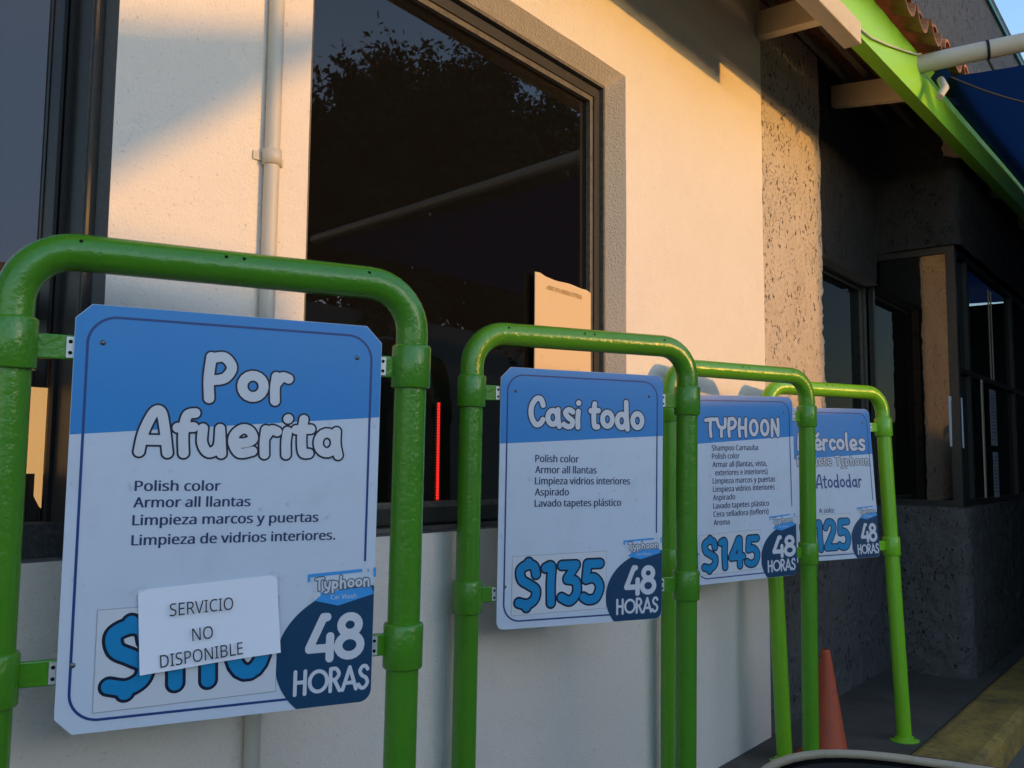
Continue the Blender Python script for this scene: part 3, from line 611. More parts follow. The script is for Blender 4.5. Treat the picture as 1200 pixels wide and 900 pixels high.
def make_stand(i, label, S):
    X, Y, ZZ, yaw, lean = FR[i]; p = cam_to_world((X, Y, ZZ)); yr = yaw-TH
    a = Vector((math.cos(yr), math.sin(yr), 0)); n = Vector((-math.sin(yr), math.cos(yr), 0))
    u = math.cos(lean)*Vector((0,0,1))+math.sin(lean)*n; nn = u.cross(a)
    L = p+Vector((0,0,EYE))-u*BASE
    root = thing('sign_stand', label, 'sign', (0,0,0), GRP)
    root.matrix_world = Matrix(((a.x,nn.x,u.x,L.x),(a.y,nn.y,u.y,L.y),(a.z,nn.z,u.z,L.z),(0,0,0,1)))
    def inst(me, name, loc):
        o = bpy.data.objects.new(name, me); COL.objects.link(o); o.parent = root; o.location = loc; return o
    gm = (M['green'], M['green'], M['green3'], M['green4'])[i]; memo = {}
    if gm is not M['green']:
        for me in (arch_me, col_me, fl_me): memo[me] = me.copy(); memo[me].materials[0] = gm
    inst(memo.get(arch_me, arch_me), 'pipe_arch', (0,0,0))
    for x in (0, WID):
        inst(memo.get(col_me, col_me), 'collar', (x,0,BASE)); inst(memo.get(col_me, col_me), 'collar', (x,0,BASE-.52)); inst(memo.get(fl_me, fl_me), 'base_flange', (x,0,0))
    x0, x1, y0, y1 = S['rect']
    for x, s, e in ((0, 1, x0), (WID, -1, x1)):
        for z in (BASE-.002, BASE-.517):
            b = MB(); xa, xb = sorted((x+s*(PR+.004), e+s*.03)); b.box(xa, xb, -.002, .008, z-.02, z+.02)
            k = b.build('bracket', gm, root, bevel=.0025)
            q = MB(); xa, xb = sorted((e-s*.011, e+s*.02)); q.box(xa, xb, -.0045, -.0022, z-.017, z+.017, 0)
            for dz in (-.009, .009):
                vs = [(e-s*.005+.0032*math.cos(t*math.pi/5), -.0049, z+dz+.0032*math.sin(t*math.pi/5)) for t in range(10)]; q.add(vs, [tuple(range(10))], 1)
            q.build('hinge_plate', [M['zinc'], M['hole']], k)
    for hx in (.09, .315, .345, .57):           # small drilled holes on the top tube
        b = MB(); al = rad(28); r = PR+.0007
        vs = [(hx+.0030*math.cos(t*math.pi/6), -r*math.cos(al)-.0030*math.sin(t*math.pi/6)*math.sin(al), zt+r*math.sin(al)-.0030*math.sin(t*math.pi/6)*math.cos(al)) for t in range(12)]
        b.add(vs, [tuple(range(12))]); b.build('drilled_hole', M['hole'], root)
    # the printed panel, origin at its centre
    cx, cy = (x0+x1)/2, (y0+y1)/2; phi = rad(S.get('rot', 0))
    def loc2(x, y):                             # measured point -> panel coordinates
        dx, dy = x-cx, y-cy; return (dx*math.cos(phi)+dy*math.sin(phi), -dx*math.sin(phi)+dy*math.cos(phi))
    w, h = (x1-x0)/2, (y1-y0)/2
    O = outline(-w, w, -h, h, S['corners']); m = len(O); b = MB()
    b.add([(x,-.0035,z) for x, z in O], [tuple(range(m))], 0); b.add([(x,0,z) for x, z in O], [tuple(range(m-1,-1,-1))], 0)
    b.add([(x,y,z) for y in (-.0035,0) for x, z in O], [((k+1)%m, k, m+k, m+(k+1)%m) for k in range(m)], 1)
    pan = b.build('sign_panel', [M['s_white'], M['s_edge']], root)
    pan.location = (cx, -.006, BASE+cy); pan.rotation_euler = (0, -phi, 0)
    F0 = -.0035
    def decal(name, layers):                    # layers = [(verts2d, faces, material, height in mm/10)]
        q = MB(); mats = []
        for vs, fs, m_, t in layers:
            if m_ not in mats: mats.append(m_)
            v3, f3 = flat(vs, fs, F0-t*.0001); q.add(v3, f3, mats.index(m_))
        return q.build(name, mats, pan)
    # blue header
    hl, hr = loc2(x0, S['hdr'][0])[1], loc2(x1, S['hdr'][1])[1]; e = .0006
    O2 = outline(-w+e, w-e, -h+e, h-e, S['corners']); top = [q for q in O2 if q[1] > 0]
    P = [(-w+e, hl)]+[(w-e, hr)]+top
    decal('header_band', [(P, [tuple(range(len(P)))], M['s_blue'], 3)])
    # border line
    ins = .0195; F = Field(-w, w, -h, h, .0016); box_sdf(F, -w+ins, w-ins, -h+ins, h-ins, .045)
    F.d = np.abs(box_sdf(F, -w+ins, w-ins, -h+ins, h-ins, .045))-.0021
    cut = loc2(0, S['logo'][3]+.012)[1]
    Fd2 = np.maximum(-(F.X-w*.6), -(cut-F.Y)); F.d = np.maximum(F.d, -np.maximum(-(F.X-w*.6), (F.Y-cut)))
    vs, fs = F.fill(); decal('border_line', [(vs, fs, M['s_line'], 6)])
    # titles
    for nm, items, lw, mats_ in S['titles']:
        lay_ = []
        for text, bx0, bx1, by0, by1, r, sk in items:
            c0 = loc2((bx0+bx1)/2, (by0+by1)/2); hw, hh = (bx1-bx0)/2, (by1-by0)/2
            st, rr = lay(text, G, c0[0]-hw, c0[0]+hw, c0[1]-hh, c0[1]+hh, r, slant=.0, gap=.002, skew=sk, base=(-.2 if any(ch in 'pqy' for ch in text) and text[0] != 'M' else 0.0))
            F = Field(c0[0]-hw-.02, c0[0]+hw+.02, c0[1]-hh-.02, c0[1]+hh+.02, S.get('res', .0009)).strokes(st, rr, rr+.02)
            if lw:
                vs, fs = F.fill(lw); lay_.append((vs, fs, mats_[0], 8)); vs, fs = F.fill(0.0); lay_.append((vs, fs, mats_[1], 11))
            else:
                vs, fs = F.fill(0.0); lay_.append((vs, fs, mats_[1], 8))
        decal(nm, lay_)
    # list of services
    L_ = []
    for text, x, y, size, width in S['text']:
        q = loc2(x, y); L_.append((text, q[0], q[1]-size/2, size, width))
    vs, fs = font_lines(L_); decal('service_list', [([(x-.0007, z) for x, z in vs], fs, M['s_text'], 5), ([(x+.0000, z+.0003) for x, z in vs], fs, M['s_text'], 5.4), ([(x+.0007, z) for x, z in vs], fs, M['s_text'], 5.8)])
    # navy badge with 48 HORAS
    bx, by = loc2(*S['badge'][:2]); rx, ry = S['badge'][2:]
    F = Field(bx-rx-.01, w, -h, by+ry+.01, .002)
    el = (np.hypot((F.X-bx)/rx, (F.Y-by)/ry)-1)*min(rx, ry)
    F.d = np.maximum(el, box_sdf(F, -w+.0008, w-.0008, -h+.0008, h-.0008, .022)); vs, fs = F.fill(); lay_ = [(vs, fs, M['s_navy'], 9)]
    for text, (bx0, bx1, by0, by1), r in (('48', S['n48'], .075), ('HORAS', S['horas'], .07)):
        c0 = loc2((bx0+bx1)/2, (by0+by1)/2); hw, hh = (bx1-bx0)/2, (by1-by0)/2
        st, rr = lay(text, GEO, c0[0]-hw, c0[0]+hw, c0[1]-hh, c0[1]+hh, r, slant=.0, gap=-.02)
        F = Field(c0[0]-hw-.01, c0[0]+hw+.01, c0[1]-hh-.01, c0[1]+hh+.01, .0009).strokes(st, rr, rr+.01)
        vs, fs = F.fill(); lay_.append((vs, fs, M['s_letter'], 12))
    decal('hours_badge', lay_)
    # price sticker
    px0, px1, py0, py1 = S['patch']; c0 = loc2((px0+px1)/2, (py0+py1)/2); hw, hh = (px1-px0)/2, (py1-py0)/2; t = .012
    P = [(c0[0]-hw, c0[1]-hh), (c0[0]+hw, c0[1]-hh+t*.4), (c0[0]+hw, c0[1]+hh+t*.3), (c0[0]-hw, c0[1]+hh-t*.2)]
    lay_ = [([(x+(-.0012 if x < c0[0] else .0012), y+(-.0012 if y < c0[1] else .0012)) for x, y in P], [(0,1,2,3)], M['s_edge'], 8), (P, [(0,1,2,3)], M['s_patch'], 10)]
    bx0, bx1, by0, by1 = S['price_box']; c0 = loc2((bx0+bx1)/2, (by0+by1)/2); hw, hh = (bx1-bx0)/2, (by1-by0)/2
    st, rr = lay(S['price'], G, c0[0]-hw, c0[0]+hw, c0[1]-hh, c0[1]+hh, .094, gap=-.0)
    F = Field(c0[0]-hw-.02, c0[0]+hw+.02, c0[1]-hh-.03, c0[1]+hh+.03, .0011).strokes(st, rr, rr+.02)
    vs, fs = F.fill(.0036); lay_.append((vs, fs, M['s_ink'], 13)); vs, fs = F.fill(-.0014); lay_.append((vs, fs, M['s_price'], 16))
    decal('price_sticker', lay_)
    # logo plate: white plate with a blue edge, lettering and a blue banner under it
    lx0, lx1, ly0, ly1 = S['logo']; q0 = loc2((lx0+lx1)/2, (ly0+ly1)/2); lw, lh = (lx1-lx0)/2, (ly1-ly0)/2; ox, oy = q0
    sk = lambda P_: [(ox+x*lw, oy+y*lh+.0*x) for x, y in P_]
    lay_ = [(sk([(-1,.62),(1,.86),(1,1.02),(-1,.80)]), [(0,1,2,3)], M['s_sky'], 13), (sk([(-1.0,.4),(-.93,.4),(-.93,.72),(-1.0,.72)]), [(0,1,2,3)], M['s_sky'], 14),
            (sk([(.93,.5),(1.0,.5),(1.0,.9),(.93,.9)]), [(0,1,2,3)], M['s_sky'], 14),
            (sk([(-.78,-.62),(-.1,-.95),(.95,-.42),(.86,.0),(-.70,-.2)]), [(0,1,2,3,4)], M['s_sky'], 13),
            (sk([(-.88,.62),(-.82,-.12),(.84,.08),(.90,.80)]), [(0,1,2,3)], M['s_white'], 14)]
    st, rr = lay('Typhoon', G, ox-.80*lw, ox+.82*lw, oy-.28*lh, oy+.62*lh, .085, base=-.2, skew=.03)
    F = Field(ox-lw, ox+lw, oy-lh, oy+lh*1.1, .0006).strokes(st, rr, rr+.01)
    vs, fs = F.fill(.0018); lay_.append((vs, fs, M['s_logo'], 16)); vs, fs = F.fill(-.0004); lay_.append((vs, fs, M['s_letter'], 18))
    vs, fs = font_lines([('Car Wash', ox-.32*lw, oy-.60*lh, lh*.24, lw*.75)]); lay_.append((vs, fs, M['s_letter'], 17))
    for bxp, byp in ((-.78,-.42), (.66,.92), (.84,.98), (.76,1.15), (-.7,-.3)):
        lay_.append(([(ox+bxp*lw+.0052*math.cos(t*.5236), oy+byp*lh+.0052*math.sin(t*.5236)) for t in range(12)], [tuple(range(12))], M['s_letter'], 15+random.random()))
    decal('logo_plate', lay_)
    for sx, sy in ((-w+.042, h-.062), (w-.047, h-.06), (-w+.022, -h+.108)):
        b = MB(); b.lathe([(.0001,.0022),(.003,.0018),(.0046,0)], 10)
        b.v = [(sx+x, F0-.0006-z, sy+y) for x, y, z in b.v]; b.build('screw', M['screw'], pan)
    return root, loc2, pan

white_t = (M['s_ink'], M['s_letter']); ato_t = (M['s_ink'], M['s_ato'])
S1 = dict(rect=(.088,.604,-.614,.070), corners=[('c',.026),('c',.024),('c',.030),('c',.024)], hdr=(-.142,-.098),
    titles=[('title', [('Por',.288,.442,-.083,.002,.090,.0), ('Afuerita',.184,.536,-.177,-.092,.090,.0)], .0032, white_t)],
    text=[('Polish color',.189,-.224,.0165,.135), ('Armor all llantas',.188,-.251,.0165,.187), ('Limpieza marcos y puertas',.188,-.280,.0165,.307), ('Limpieza de vidrios interiores.',.188,-.3125,.0165,.339)],
    patch=(.143,.430,-.583,-.420), price='$110', price_box=(.150,.422,-.560,-.440), badge=(.585,-.530,.157,.125), n48=(.479,.589,-.537,-.449), horas=(.461,.599,-.592,-.545), logo=(.480,.606,-.440,-.374))
S2 = dict(rect=(.078,.578,-.607,.067), corners=[('r',.022),('r',.02),('r',.022),('c',.028)], hdr=(-.133,-.102),
    titles=[('title', [('Casi todo',.158,.516,-.090,-.004,.086,-.01)], .0034, white_t)],
    text=[(t,.181,-.170-.0292*k,.0185,wd) for k,(t,wd) in enumerate((('Polish color',.129),('Armor all llantas',.184),('Limpieza vidrios interiores',.290),('Aspirado',.100),('Lavado tapetes plástico',.262)))],
    patch=(.120,.398,-.573,-.421), price='$135', price_box=(.126,.392,-.558,-.434), badge=(.560,-.540,.162,.121), n48=(.455,.560,-.541,-.457), horas=(.431,.566,-.590,-.545), logo=(.452,.576,-.444,-.384))
S3 = dict(rect=(.088,.589,-.604,.064), rot=1.6, corners=[('r',.022),('r',.022),('r',.028),('r',.026)], hdr=(-.119,-.079), res=.0011,
    titles=[('title', [('TYPHOON',.146,.513,-.090,-.016,.082,.0)], .0034, white_t)],
    text=[(t,x,-.130-.0294*k,.0195,wd) for k,(t,x,wd) in enumerate((('Shampoo Carnauba',.181,.222),('Polish color',.182,.130),('Armar all (llantas, vista,',.184,.262),('exteriores e interiores)',.197,.252),('Limpieza marcos y puertas',.185,.302),('Limpieza vidrios interiores',.186,.298),('Aspirado',.186,.104),('Lavado tapetes plástico',.187,.268),('Cera selladora (teflorn)',.188,.264),('Aroma',.189,.074)))],
    patch=(.125,.414,-.574,-.432), price='$145', price_box=(.131,.408,-.562,-.444), badge=(.574,-.528,.160,.122), n48=(.468,.590,-.530,-.447), horas=(.446,.587,-.581,-.534), logo=(.458,.588,-.432,-.370))
S4 = dict(rect=(.080,.579,-.566,.072), rot=1.0, corners=[('r',.022),('r',.02),('r',.03),('r',.026)], hdr=(-.153,-.120), res=.0012,
    titles=[('title', [('Miércoles',.142,.537,-.112,-.032,.080,.0)], .0030, white_t), ('subtitle', [('Paquete Typhoon',.136,.552,-.184,-.130,.064,.0)], .0026, white_t), ('script_line', [('Atododar',.236,.502,-.270,-.208,.062,.0)], 0, ato_t)],
    text=[('A solo:',.244,-.362,.020,.088)],
    patch=(.122,.421,-.545,-.380), price='$125', price_box=(.130,.416,-.532,-.394), badge=(.572,-.492,.155,.121), n48=(.475,.573,-.500,-.416), horas=(.452,.578,-.549,-.504), logo=(.462,.583,-.404,-.344))
st1, loc1, pan1 = make_stand(0, 'nearest green pipe stand, its blue and white price board reading Por Afuerita', S1)
make_stand(1, 'green pipe stand whose blue and white board reads Casi todo, $135', S2)
make_stand(2, 'green pipe stand whose board carries the longest list of services, at $145', S3)
make_stand(3, 'farthest green pipe stand, whose blue and white board reads Miércoles, Atododar', S4)

# paper taped over the price of the first board
bpy.context.view_layer.update()
pap = thing('paper_notice', 'white paper sheet taped over the first price, reading SERVICIO NO DISPONIBLE', 'paper')
pap.matrix_world = pan1.matrix_world.copy()
TL, TR, BR_, BL_ = (loc1(*q) for q in ((.201,-.393),(.425,-.378),(.435,-.511),(.209,-.529)))
b = MB(); N_ = 18; vs = []; fs = []
for j in range(N_+1):
    for i in range(N_+1):
        s, t = i/N_, j/N_; x = (1-t)*((1-s)*BL_[0]+s*BR_[0])+t*((1-s)*TL[0]+s*TR[0]); y = (1-t)*((1-s)*BL_[1]+s*BR_[1])+t*((1-s)*TL[1]+s*TR[1])
        lift = .0022+.006*(1-t)**2*(.4+.6*abs(s-.5)*2)+.0012*math.sin(s*7)*(1-t)
        vs.append((x, -.0035-lift-.002, y))
for j in range(N_):
    for i in range(N_): fs.append((j*(N_+1)+i, j*(N_+1)+i+1, (j+1)*(N_+1)+i+1, (j+1)*(N_+1)+i))
b.add(vs, fs, 0, True); b.build('sheet', M['paper'], pap)
q = []
for t, (ax, ay), (bx_, by_), ch in (('SERVICIO',(.250,-.4265),(.351,-.4215),.0205),('NO',(.287,-.4695),(.320,-.467),.0205),('DISPONIBLE',(.239,-.509),(.370,-.4975),.0205)):
    A, B_ = loc1(ax, ay), loc1(bx_, by_); vs, fs = font_lines([(t, 0, -ch/2, ch, math.dist(A, B_))]); an = math.atan2(B_[1]-A[1], B_[0]-A[0])
    q.append(([(A[0]+x*math.cos(an)-y*math.sin(an), A[1]+x*math.sin(an)+y*math.cos(an)) for x, y in vs], fs))
for vs, fs in q:
    b = MB(); b.add([(x, -.0035-.0125, z) for x, z in vs], fs); b.build('lettering', M['paper_ink'], pap)
for (x, y), r in ((TL, .5), (TR, -.5)):
    b = MB(); c_, s_ = math.cos(r), math.sin(r)
    b.add([(x+dx*c_-dz*s_, -.0035-.0052, y+dx*s_+dz*c_) for dx, dz in ((-.014,-.005),(.014,-.005),(.014,.005),(-.014,.005))], [(0,1,2,3)])
    b.build('tape', M['tape'], pap)

# ------------------------------------------------------------------ things on and behind the windows
b = MB(); yc = 1.674; zt_ = Z(.600); n = 12; vs = []
top = [(2.220+(2.534-2.220)*i/n, zt_+.0018*math.sin(i*1.1)+(.006 if i < 2 else 0)-.003*(i/n)*4*.5-(.008 if i > 11 else 0)) for i in range(n+1)]
P = [(2.220, Z(.22)), (2.534, Z(.22))]+[(x, z) for x, z in reversed(top)]; m = len(P)
b.add([(x, yc-.003, z) for x, z in P], [tuple(range(m))]); b.add([(x, yc, z) for x, z in P], [tuple(range(m-1,-1,-1))])
b.add([(x, y, z) for y in (yc-.003, yc) for x, z in P], [((k+1)%m, k, m+k, m+(k+1)%m) for k in range(m)])
M['old_glue'] = mat('brown_glue_mark', (0.40, 0.25, 0.11), 0.8, var=(60, 0.8, (0.6, 0.42, 0.22), 0.45, 0.6))
b.add([(2.27, yc-.0036, Z(.560)), (2.48, yc-.0036, Z(.556)), (2.475, yc-.0036, Z(.572)), (2.29, yc-.0036, Z(.574))], [(0,1,2,3)], 1)
tag(b.build('card_sheet', [M['card'], M['old_glue']]), 'blank cream card taped on the dark window pane behind the second sign', 'card')
l = thing('led_strip', 'thin red LED strip glowing upright inside the big dark window', 'light', (1.93, 1.80, 0))
b = MB(); b.box(-.010, .010, .004, .012, Z(-.15), Z(.20)); b.build('channel', M['led_body'], l)
b = MB(); z = Z(-.135)
while z < Z(.178): b.box(-.0032, .0032, -.001, .004, z, z+.0058); z += .0078
b.build('diodes', M['led'], l)
l = thing('added_glow', 'added glowing panel imitating a warm bright patch in the left window', 'glow panel', (.77, 1.79, 0))
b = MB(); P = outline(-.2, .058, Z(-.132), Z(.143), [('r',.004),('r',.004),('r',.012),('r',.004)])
b.add([(x, 0, z) for x, z in P], [tuple(range(len(P)))]); b.add([(x, .01, z) for x, z in P], [tuple(range(len(P)-1,-1,-1))]); b.build('glowing_sheet', M['added_glow'], l)
b = MB(); b.box(-.2, .018, -.014, -.004, Z(-.118), Z(-.022)); b.add([(.018,-.008,Z(-.118)),(.060,-.008,Z(-.118)),(.060,-.008,Z(-.095)),(.050,-.008,Z(-.10)),(.032,-.008,Z(-.085)),(.018,-.008,Z(-.06))], [tuple(range(6))]); b.build('dark_box', M['led_body'], l)
for k, (x0, x1, za, zb, y, lab) in enumerate(((6.41, 6.60, Z(.16), Z(.52), RY+.033, 'upper of two pale notices taped on the shop front glass at right'), (6.44, 6.60, Z(-.17), Z(.12), RY+.033, 'lower of two pale notices taped on the shop front glass at right'))):
    b = MB(); b.box(x0, x1, y-.001, y, za, zb, 0)
    z = zb-.03
    while z > za+.03: b.box(x0+.02, x1-.02-random.random()*.06, y-.0016, y-.0012, z-.006, z, 1); z -= .022
    tag(b.build('taped_notice', [M['notice'], M['s_text']]), lab, 'notice', 'notices on the shop front')
b = MB(); x, y = RX-.004+.012, RY+.012
vs = [(RX+.012,RY+.085,Z(.135)),(RX+.066,RY+.024,Z(.125)),(RX+.062,RY+.024,Z(.41)),(RX+.008,RY+.085,Z(.42))]
b.add(vs+[(p[0]+.001,p[1]+.001,p[2]) for p in vs], [(0,1,2,3),(7,6,5,4),(0,4,5,1),(2,6,7,3)])
for k in range(7):
    t0 = .1+k*.045; pts = [Vector(vs[3]).lerp(Vector(vs[0]), t0), Vector(vs[2]).lerp(Vector(vs[1]), t0), Vector(vs[2]).lerp(Vector(vs[1]), t0+.02), Vector(vs[3]).lerp(Vector(vs[0]), t0+.02)]
    q = [pts[0].lerp(pts[1], .15), pts[0].lerp(pts[1], .85), pts[3].lerp(pts[2], .85), pts[3].lerp(pts[2], .15)]
    b.add([(p.x-.0015, p.y-.0015, p.z) for p in q], [(3,2,1,0)], 1)
tag(b.build('taped_notice', [M['notice'], M['s_text']]), 'pale notice taped on the dark corner post of the shop front', 'notice', 'notices on the shop front')

# ------------------------------------------------------------------ awning over the lane: pipe and blue tarp
aw = thing('lane_awning', 'dark blue tarp awning hung on a pale pipe fixed to the green fascia', 'awning', (4.47, 1.10, 0))
pa, pb = Vector((0, -.012, Z(1.935))), Vector((1.5, -5.1, Z(2.335)))
b = MB(); b.tube([pa, pa.lerp(pb, .5), pb], .043, 20); b.build('pipe', M['pvc'], aw)
b = MB(); q = pa.lerp(pb, .058); b.tube([q-(pb-pa).normalized()*.006, q+(pb-pa).normalized()*.006], .0465, 20); b.tube([q+Vector((0,-.0,-.045)), q+Vector((.01,-.02,-.10))], .006, 6); b.build('strap', M['gasket'], aw)
b = MB(); vs, fs = [], []; nu, nv = 26, 20
for j in range(nv+1):
    for i in range(nu+1):
        s, t = i/nu, j/nv; p = pa.lerp(pb, .98*t); x = p.x+.05+s*7.0
        yi = FD(x+4.47)-.004-1.10; y = yi*(1-t)+p.y*t
        if j == 0: y -= .086
        vs.append((x, y, (Z(1.935) if j == 0 else p.z-.05)-.10*math.sin(s*math.pi)*math.sin(t*math.pi)-.02*math.sin(s*19)*math.sin(t*3)))
for j in range(nv):
    for i in range(nu): fs.append((j*(nu+1)+i, j*(nu+1)+i+1, (j+1)*(nu+1)+i+1, (j+1)*(nu+1)+i))
b.add(vs, fs, 0, True); b.build('tarp', M['tarp'], aw)
shade_panels = thing('nook_shade_panels', 'added unseen dark panels under the blue tarp, shading the shop front', 'light blocker', (8, -4.1, 0))  # added panels that keep daylight out of the nook
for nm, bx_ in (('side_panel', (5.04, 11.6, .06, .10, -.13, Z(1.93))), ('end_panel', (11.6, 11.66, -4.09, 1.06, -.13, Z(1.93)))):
    b = MB(); b.box(*bx_); o = b.build(nm, M['shade_panels']); o.parent = shade_panels; o.matrix_parent_inverse = Matrix.Translation(Vector((-8, 4.1, 0)))
def sagline(A, B_, sag, r, m, name, lab):
    A, B_ = Vector(A), Vector(B_); pts = [A.lerp(B_, t/16)-Vector((0,0,sag*4*(t/16)*(1-t/16))) for t in range(17)]
    b = MB(); b.tube(pts, r, 6); tag(b.build(name, m), lab, 'cable')
sagline((4.53, .95, Z(1.86)), (5.3, .1, Z(1.78)), .10, .005, M['cable'], 'slack_cable', 'thin dark cable sagging under the blue tarp by the pale pipe')
b = MB(); xs = [3.50, 3.6, 3.75, 3.95, 4.2, 4.40, 4.47]; zz = [1.80, 1.775, 1.79, 1.835, 1.90, 1.955, 1.985]
b.tube([(x, FD(x)-.008, Z(z_)) for x, z_ in zip(xs, zz)], .005, 6); tag(b.build('fascia_wire', M['wire']), 'thin pale wire looping across the bright green fascia to the pipe', 'cable')
b = MB(); b.tube([(4.56, 1.0, Z(1.87)), (4.50, .97, Z(1.80)), (4.44, .98, Z(1.74))], [.018,.020,.016], 8); tag(b.build('clip_lamp', M['pvc']), 'small pale bracket stub hanging below the pipe end at the fascia', 'bracket')

# ------------------------------------------------------------------ traffic cone
cn = thing('traffic_cone', 'worn orange traffic cone standing behind the third green stand', 'cone', (3.665, 1.30, 0))
b = MB(); b.lathe([(.012,.43),(.016,.43),(.019,.42),(.022,.40),(.078,.028),(.085,.02),(.07,.02)], 28); b.build('cone_body', M['cone'], cn)
b = MB(); b.add(*(lambda O: ([(x,y,z) for z in (0,.02) for x,y in O], [tuple(range(len(O)-1,-1,-1)), tuple(range(len(O),2*len(O)))]+[(k,(k+1)%len(O),len(O)+(k+1)%len(O),len(O)+k) for k in range(len(O))]))(outline(-.12,.12,-.12,.12,[('c',.02)]*4))); b.build('base', M['cone'], cn)

# ------------------------------------------------------------------ the car the picture is taken from: door mirror and door
car = thing('car', 'dark car at the bottom right, showing the pale upper edge of its door mirror', 'car', (0,0,0))
mc = Vector((.783, .184, Z(-.323))); nrm = Vector((-.80, -.16, .10)).normalized(); ax = Vector((0,0,1)).cross(nrm).normalized()*-1; ay = nrm.cross(ax)*-1
if ay.z < 0: ay = -ay
def se(t, a, bb, p=3.2):
    c_, s_ = math.cos(t), math.sin(t); return (a*abs(c_)**(2/p)*(1 if c_ > 0 else -1), bb*abs(s_)**(2/p)*(1 if s_ > 0 else -1))
def ringpts(a, bb, back, n=56, dy=0): return [mc+ax*se(2*math.pi*k/n, a, bb)[0]+ay*(se(2*math.pi*k/n, a, bb)[1]+dy)-nrm*back for k in range(n)]
def loft(rings, mi, b):
    n = len(rings[0]); b.add([v for r in rings for v in r], [(i*n+k, i*n+(k+1)%n, (i+1)*n+(k+1)%n, (i+1)*n+k) for i in range(len(rings)-1) for k in range(n)], mi, True)
A_, B2 = .166, .094
b = MB(); loft([ringpts(A_-.006, B2-.006, .004), ringpts(A_-.004, B2-.0035, -.001), ringpts(A_, B2, 0.0), ringpts(A_+.0005, B2+.0005, .004)], 1, b)
loft([ringpts(A_+.0005, B2+.0005, .004), ringpts(A_, B2-.003, .03), ringpts(A_*.93, B2*.9, .06), ringpts(A_*.7, B2*.62, .095), ringpts(A_*.3, B2*.25, .112), ringpts(A_*.02, B2*.02, .115)], 0, b)
mo = b.build('door_mirror', [M['car_paint'], M['mirror_rim']], car, recalc=True)
b = MB(); R_ = ringpts(A_-.010, B2-.010, .006); b.add(R_, [tuple(range(len(R_)))]); loft([R_, ringpts(A_-.007, B2-.007, .012)], 0, b); b.build('mirror_glass', M['mirror_glass'], mo)
b = MB(); b.tube([mc-nrm*.05-ay*.03, mc-nrm*.02+Vector((.0,-.13,-.07)), Vector((.80,-.10,Z(-.43)))], [.03,.028,.034], 14); b.build('mirror_arm', M['car_paint'], mo)
b = MB(); P = [(-1.1,.25),(1.0,.22),(1.12,.45),(.95,.80),(-.3,.86),(-1.1,.84)]; m = len(P)
b.add([(x,-.16,z) for x,z in P]+[(x,-.08,z) for x,z in P], [tuple(range(m)), tuple(range(2*m-1,m-1,-1))]+[((k+1)%m,k,m+k,m+(k+1)%m) for k in range(m)]); b.build('door', M['car_paint'], car, bevel=.012)

# ------------------------------------------------------------------ across the lane: trees and canopy mirrored in the panes, added unseen light blockers
def dz_(r): return r*math.tan(SUN_EL)
b = MB(); yy = D-14
b.box(4.72, 8.12, yy-.2, yy, -.13, Z(.31+dz_(14))); b.box(-14, 4.72, yy-.2, yy, -.13, Z(.45+dz_(14))); b.box(8.12, 34, yy-.2, yy, -.13, Z(3.6))  # added blocker, its top stepped to shape the low shadow edge
tag(b.build('shade_wall', M['far_wall']), 'added unseen wall across the lane, stepped to shade the lower facade', 'wall')
rw = 9.0; kx, kz, yw = rw*math.tan(SUN_AZ), dz_(rw), D-rw  # added slab, outlined to cast the diagonal shadow band on the pilaster
b = MB(); P = [(x+kx, Z(z)+kz) for x, z in ((1.40,1.07),(.82,.86),(-1.2,.30),(-1.2,-1.0),(.82,.57))][::-1]; m = len(P)
b.add([(x,yw+.02,z) for x,z in P]+[(x,yw+.12,z) for x,z in P], [tuple(range(m)), tuple(range(2*m-1,m-1,-1))]+[((k+1)%m,k,m+k,m+(k+1)%m) for k in range(m)])
tag(b.build('shadow_slab', M['steel'], recalc=True), 'added unseen slab across the lane, shaped to throw a soft shadow on the pilaster', 'roof')
hs = thing('sky_block_house', 'added gabled house far across the lane, darkening the left window reflection', 'house', (30, -60, -.13))  # added to block bright sky from the left pane's reflection
b = MB(); b.box(-7, 7, -4, 4, 0, 12); b.build('house_wall', M['far_wall'], hs)
b = MB(); b.hexa([(-7.4,-4.6,12),(7.4,-4.6,12),(7.4,4.6,12),(-7.4,4.6,12),(-7.4,-.1,17),(7.4,-.1,17),(7.4,.1,17),(-7.4,.1,17)]); b.build('house_roof', M['terracotta'], hs)
cy0 = thing('lane_canopy', 'pale flat canopy over the lane, mirrored in the left window', 'canopy', (0,0,0))
b = MB(); P = [(1.3,-2.4),(3.2,-2.4),(8.7,-14.2),(6.0,-14.2)]
b.add([(x,y,Z(3.7)) for x,y in P], [(0,1,2,3)]); b.build('sheet', M['canopy'], cy0, recalc=True)
for x, y in ((1.45,-2.6), (8.6,-14.1)):
    b = MB(); b.tube([(x,y,-.13),(x,y,Z(3.69))], .05, 12); b.build('post', M['steel'], cy0)

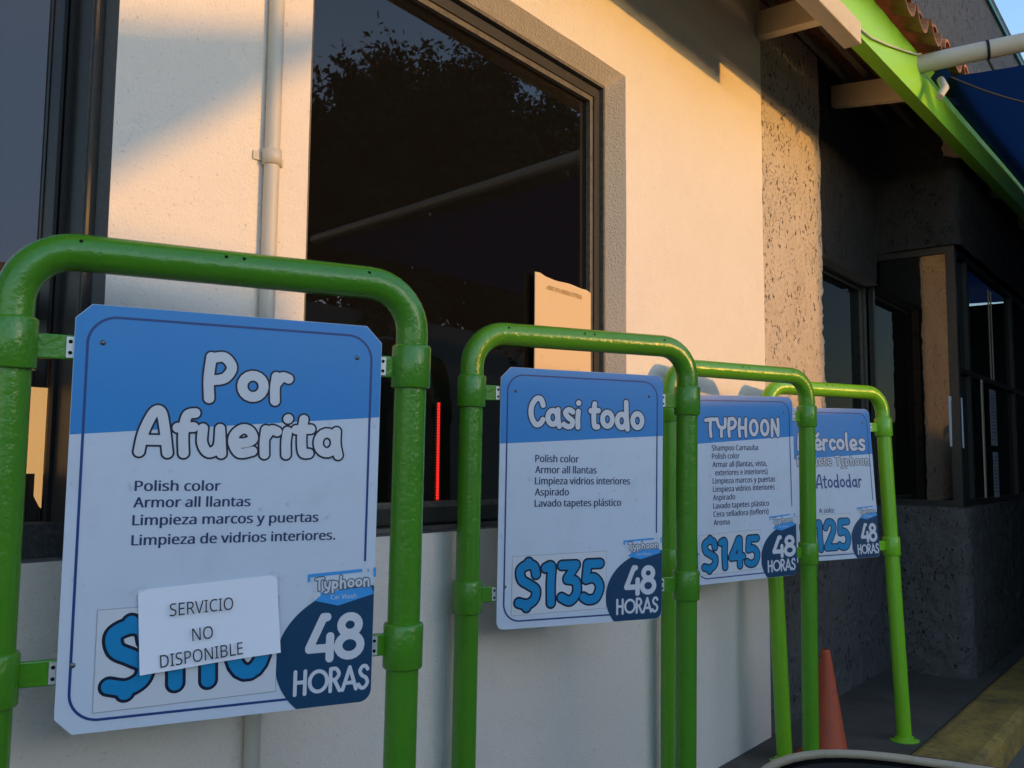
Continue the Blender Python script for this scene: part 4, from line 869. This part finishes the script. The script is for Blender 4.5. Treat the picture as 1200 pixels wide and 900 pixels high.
def tree(x, y, base, h, rx, ry, n, seed, label, leaf, mats):
    t = thing('broadleaf_tree', label, 'tree', (x, y, -.13), 'trees across the lane')
    r = np.random.default_rng(seed); b = MB()
    b.tube([(0,0,0),(.1,0,base*.5),(.05,.1,base),(.1,.1,base+h*.35)], [.28,.22,.18,.09], 10)
    for k in range(7):
        an = r.uniform(0, 6.28); rr = rx*r.uniform(.45,.75)
        b.tube([(.05,.1,base*r.uniform(.8,1.1)), (rr*.5*math.cos(an), rr*.5*math.sin(an), base+h*.25), (rr*math.cos(an), rr*math.sin(an), base+h*r.uniform(.35,.7))], [.10,.06,.02], 7)
    b.build('trunk', M['bark'], t)
    ctr = []
    while len(ctr) < 90:
        p = r.uniform(-1,1,3); l_ = np.linalg.norm(p)
        if .3 < l_ < 1: ctr.append(p)
    C = np.array(ctr)[r.integers(len(ctr), size=n)]+r.normal(0,.10,(n,3))
    C = C*np.array([rx,ry,h/2])+np.array([0,0,base+h/2])
    a = r.normal(size=(n,3)); a /= np.linalg.norm(a,axis=1)[:,None]; c = np.cross(a, r.normal(size=(n,3))); c /= np.linalg.norm(c,axis=1)[:,None]
    s_ = (leaf*r.uniform(.6,1.3,n))[:,None]
    V_ = np.stack([C-a*s_, C-c*s_*.5, C+a*s_, C+c*s_*.5], 1).reshape(-1,3)
    me = bpy.data.meshes.new('crown'); me.vertices.add(4*n); me.vertices.foreach_set('co', V_.ravel()); me.loops.add(4*n); me.loops.foreach_set('vertex_index', np.arange(4*n))
    me.polygons.add(n); me.polygons.foreach_set('loop_start', np.arange(0,4*n,4)); me.polygons.foreach_set('loop_total', np.full(n,4))
    for m_ in mats: me.materials.append(m_)
    me.polygons.foreach_set('material_index', (r.random(n) < .4).astype(int)); me.update(calc_edges=True)
    o = bpy.data.objects.new('crown', me); COL.objects.link(o); o.parent = t
LM = [M['leaf'], M['leaf_warm']]
tree(14.7, -14.2, 3.2, 8.1, 2.7, 2.6, 42000, 3, 'tall dark tree across the lane, left of the pair mirrored in the window', .12, LM)
tree(20.8, -14.6, 3.4, 11.2, 4.2, 3.4, 76000, 5, 'broad dark tree across the lane, widest of those mirrored in the window', .12, LM)
tree(29.0, -14.0, 3.2, 11.4, 4.2, 3.2, 50000, 8, 'dark tree across the lane behind the blue awning', .13, LM)
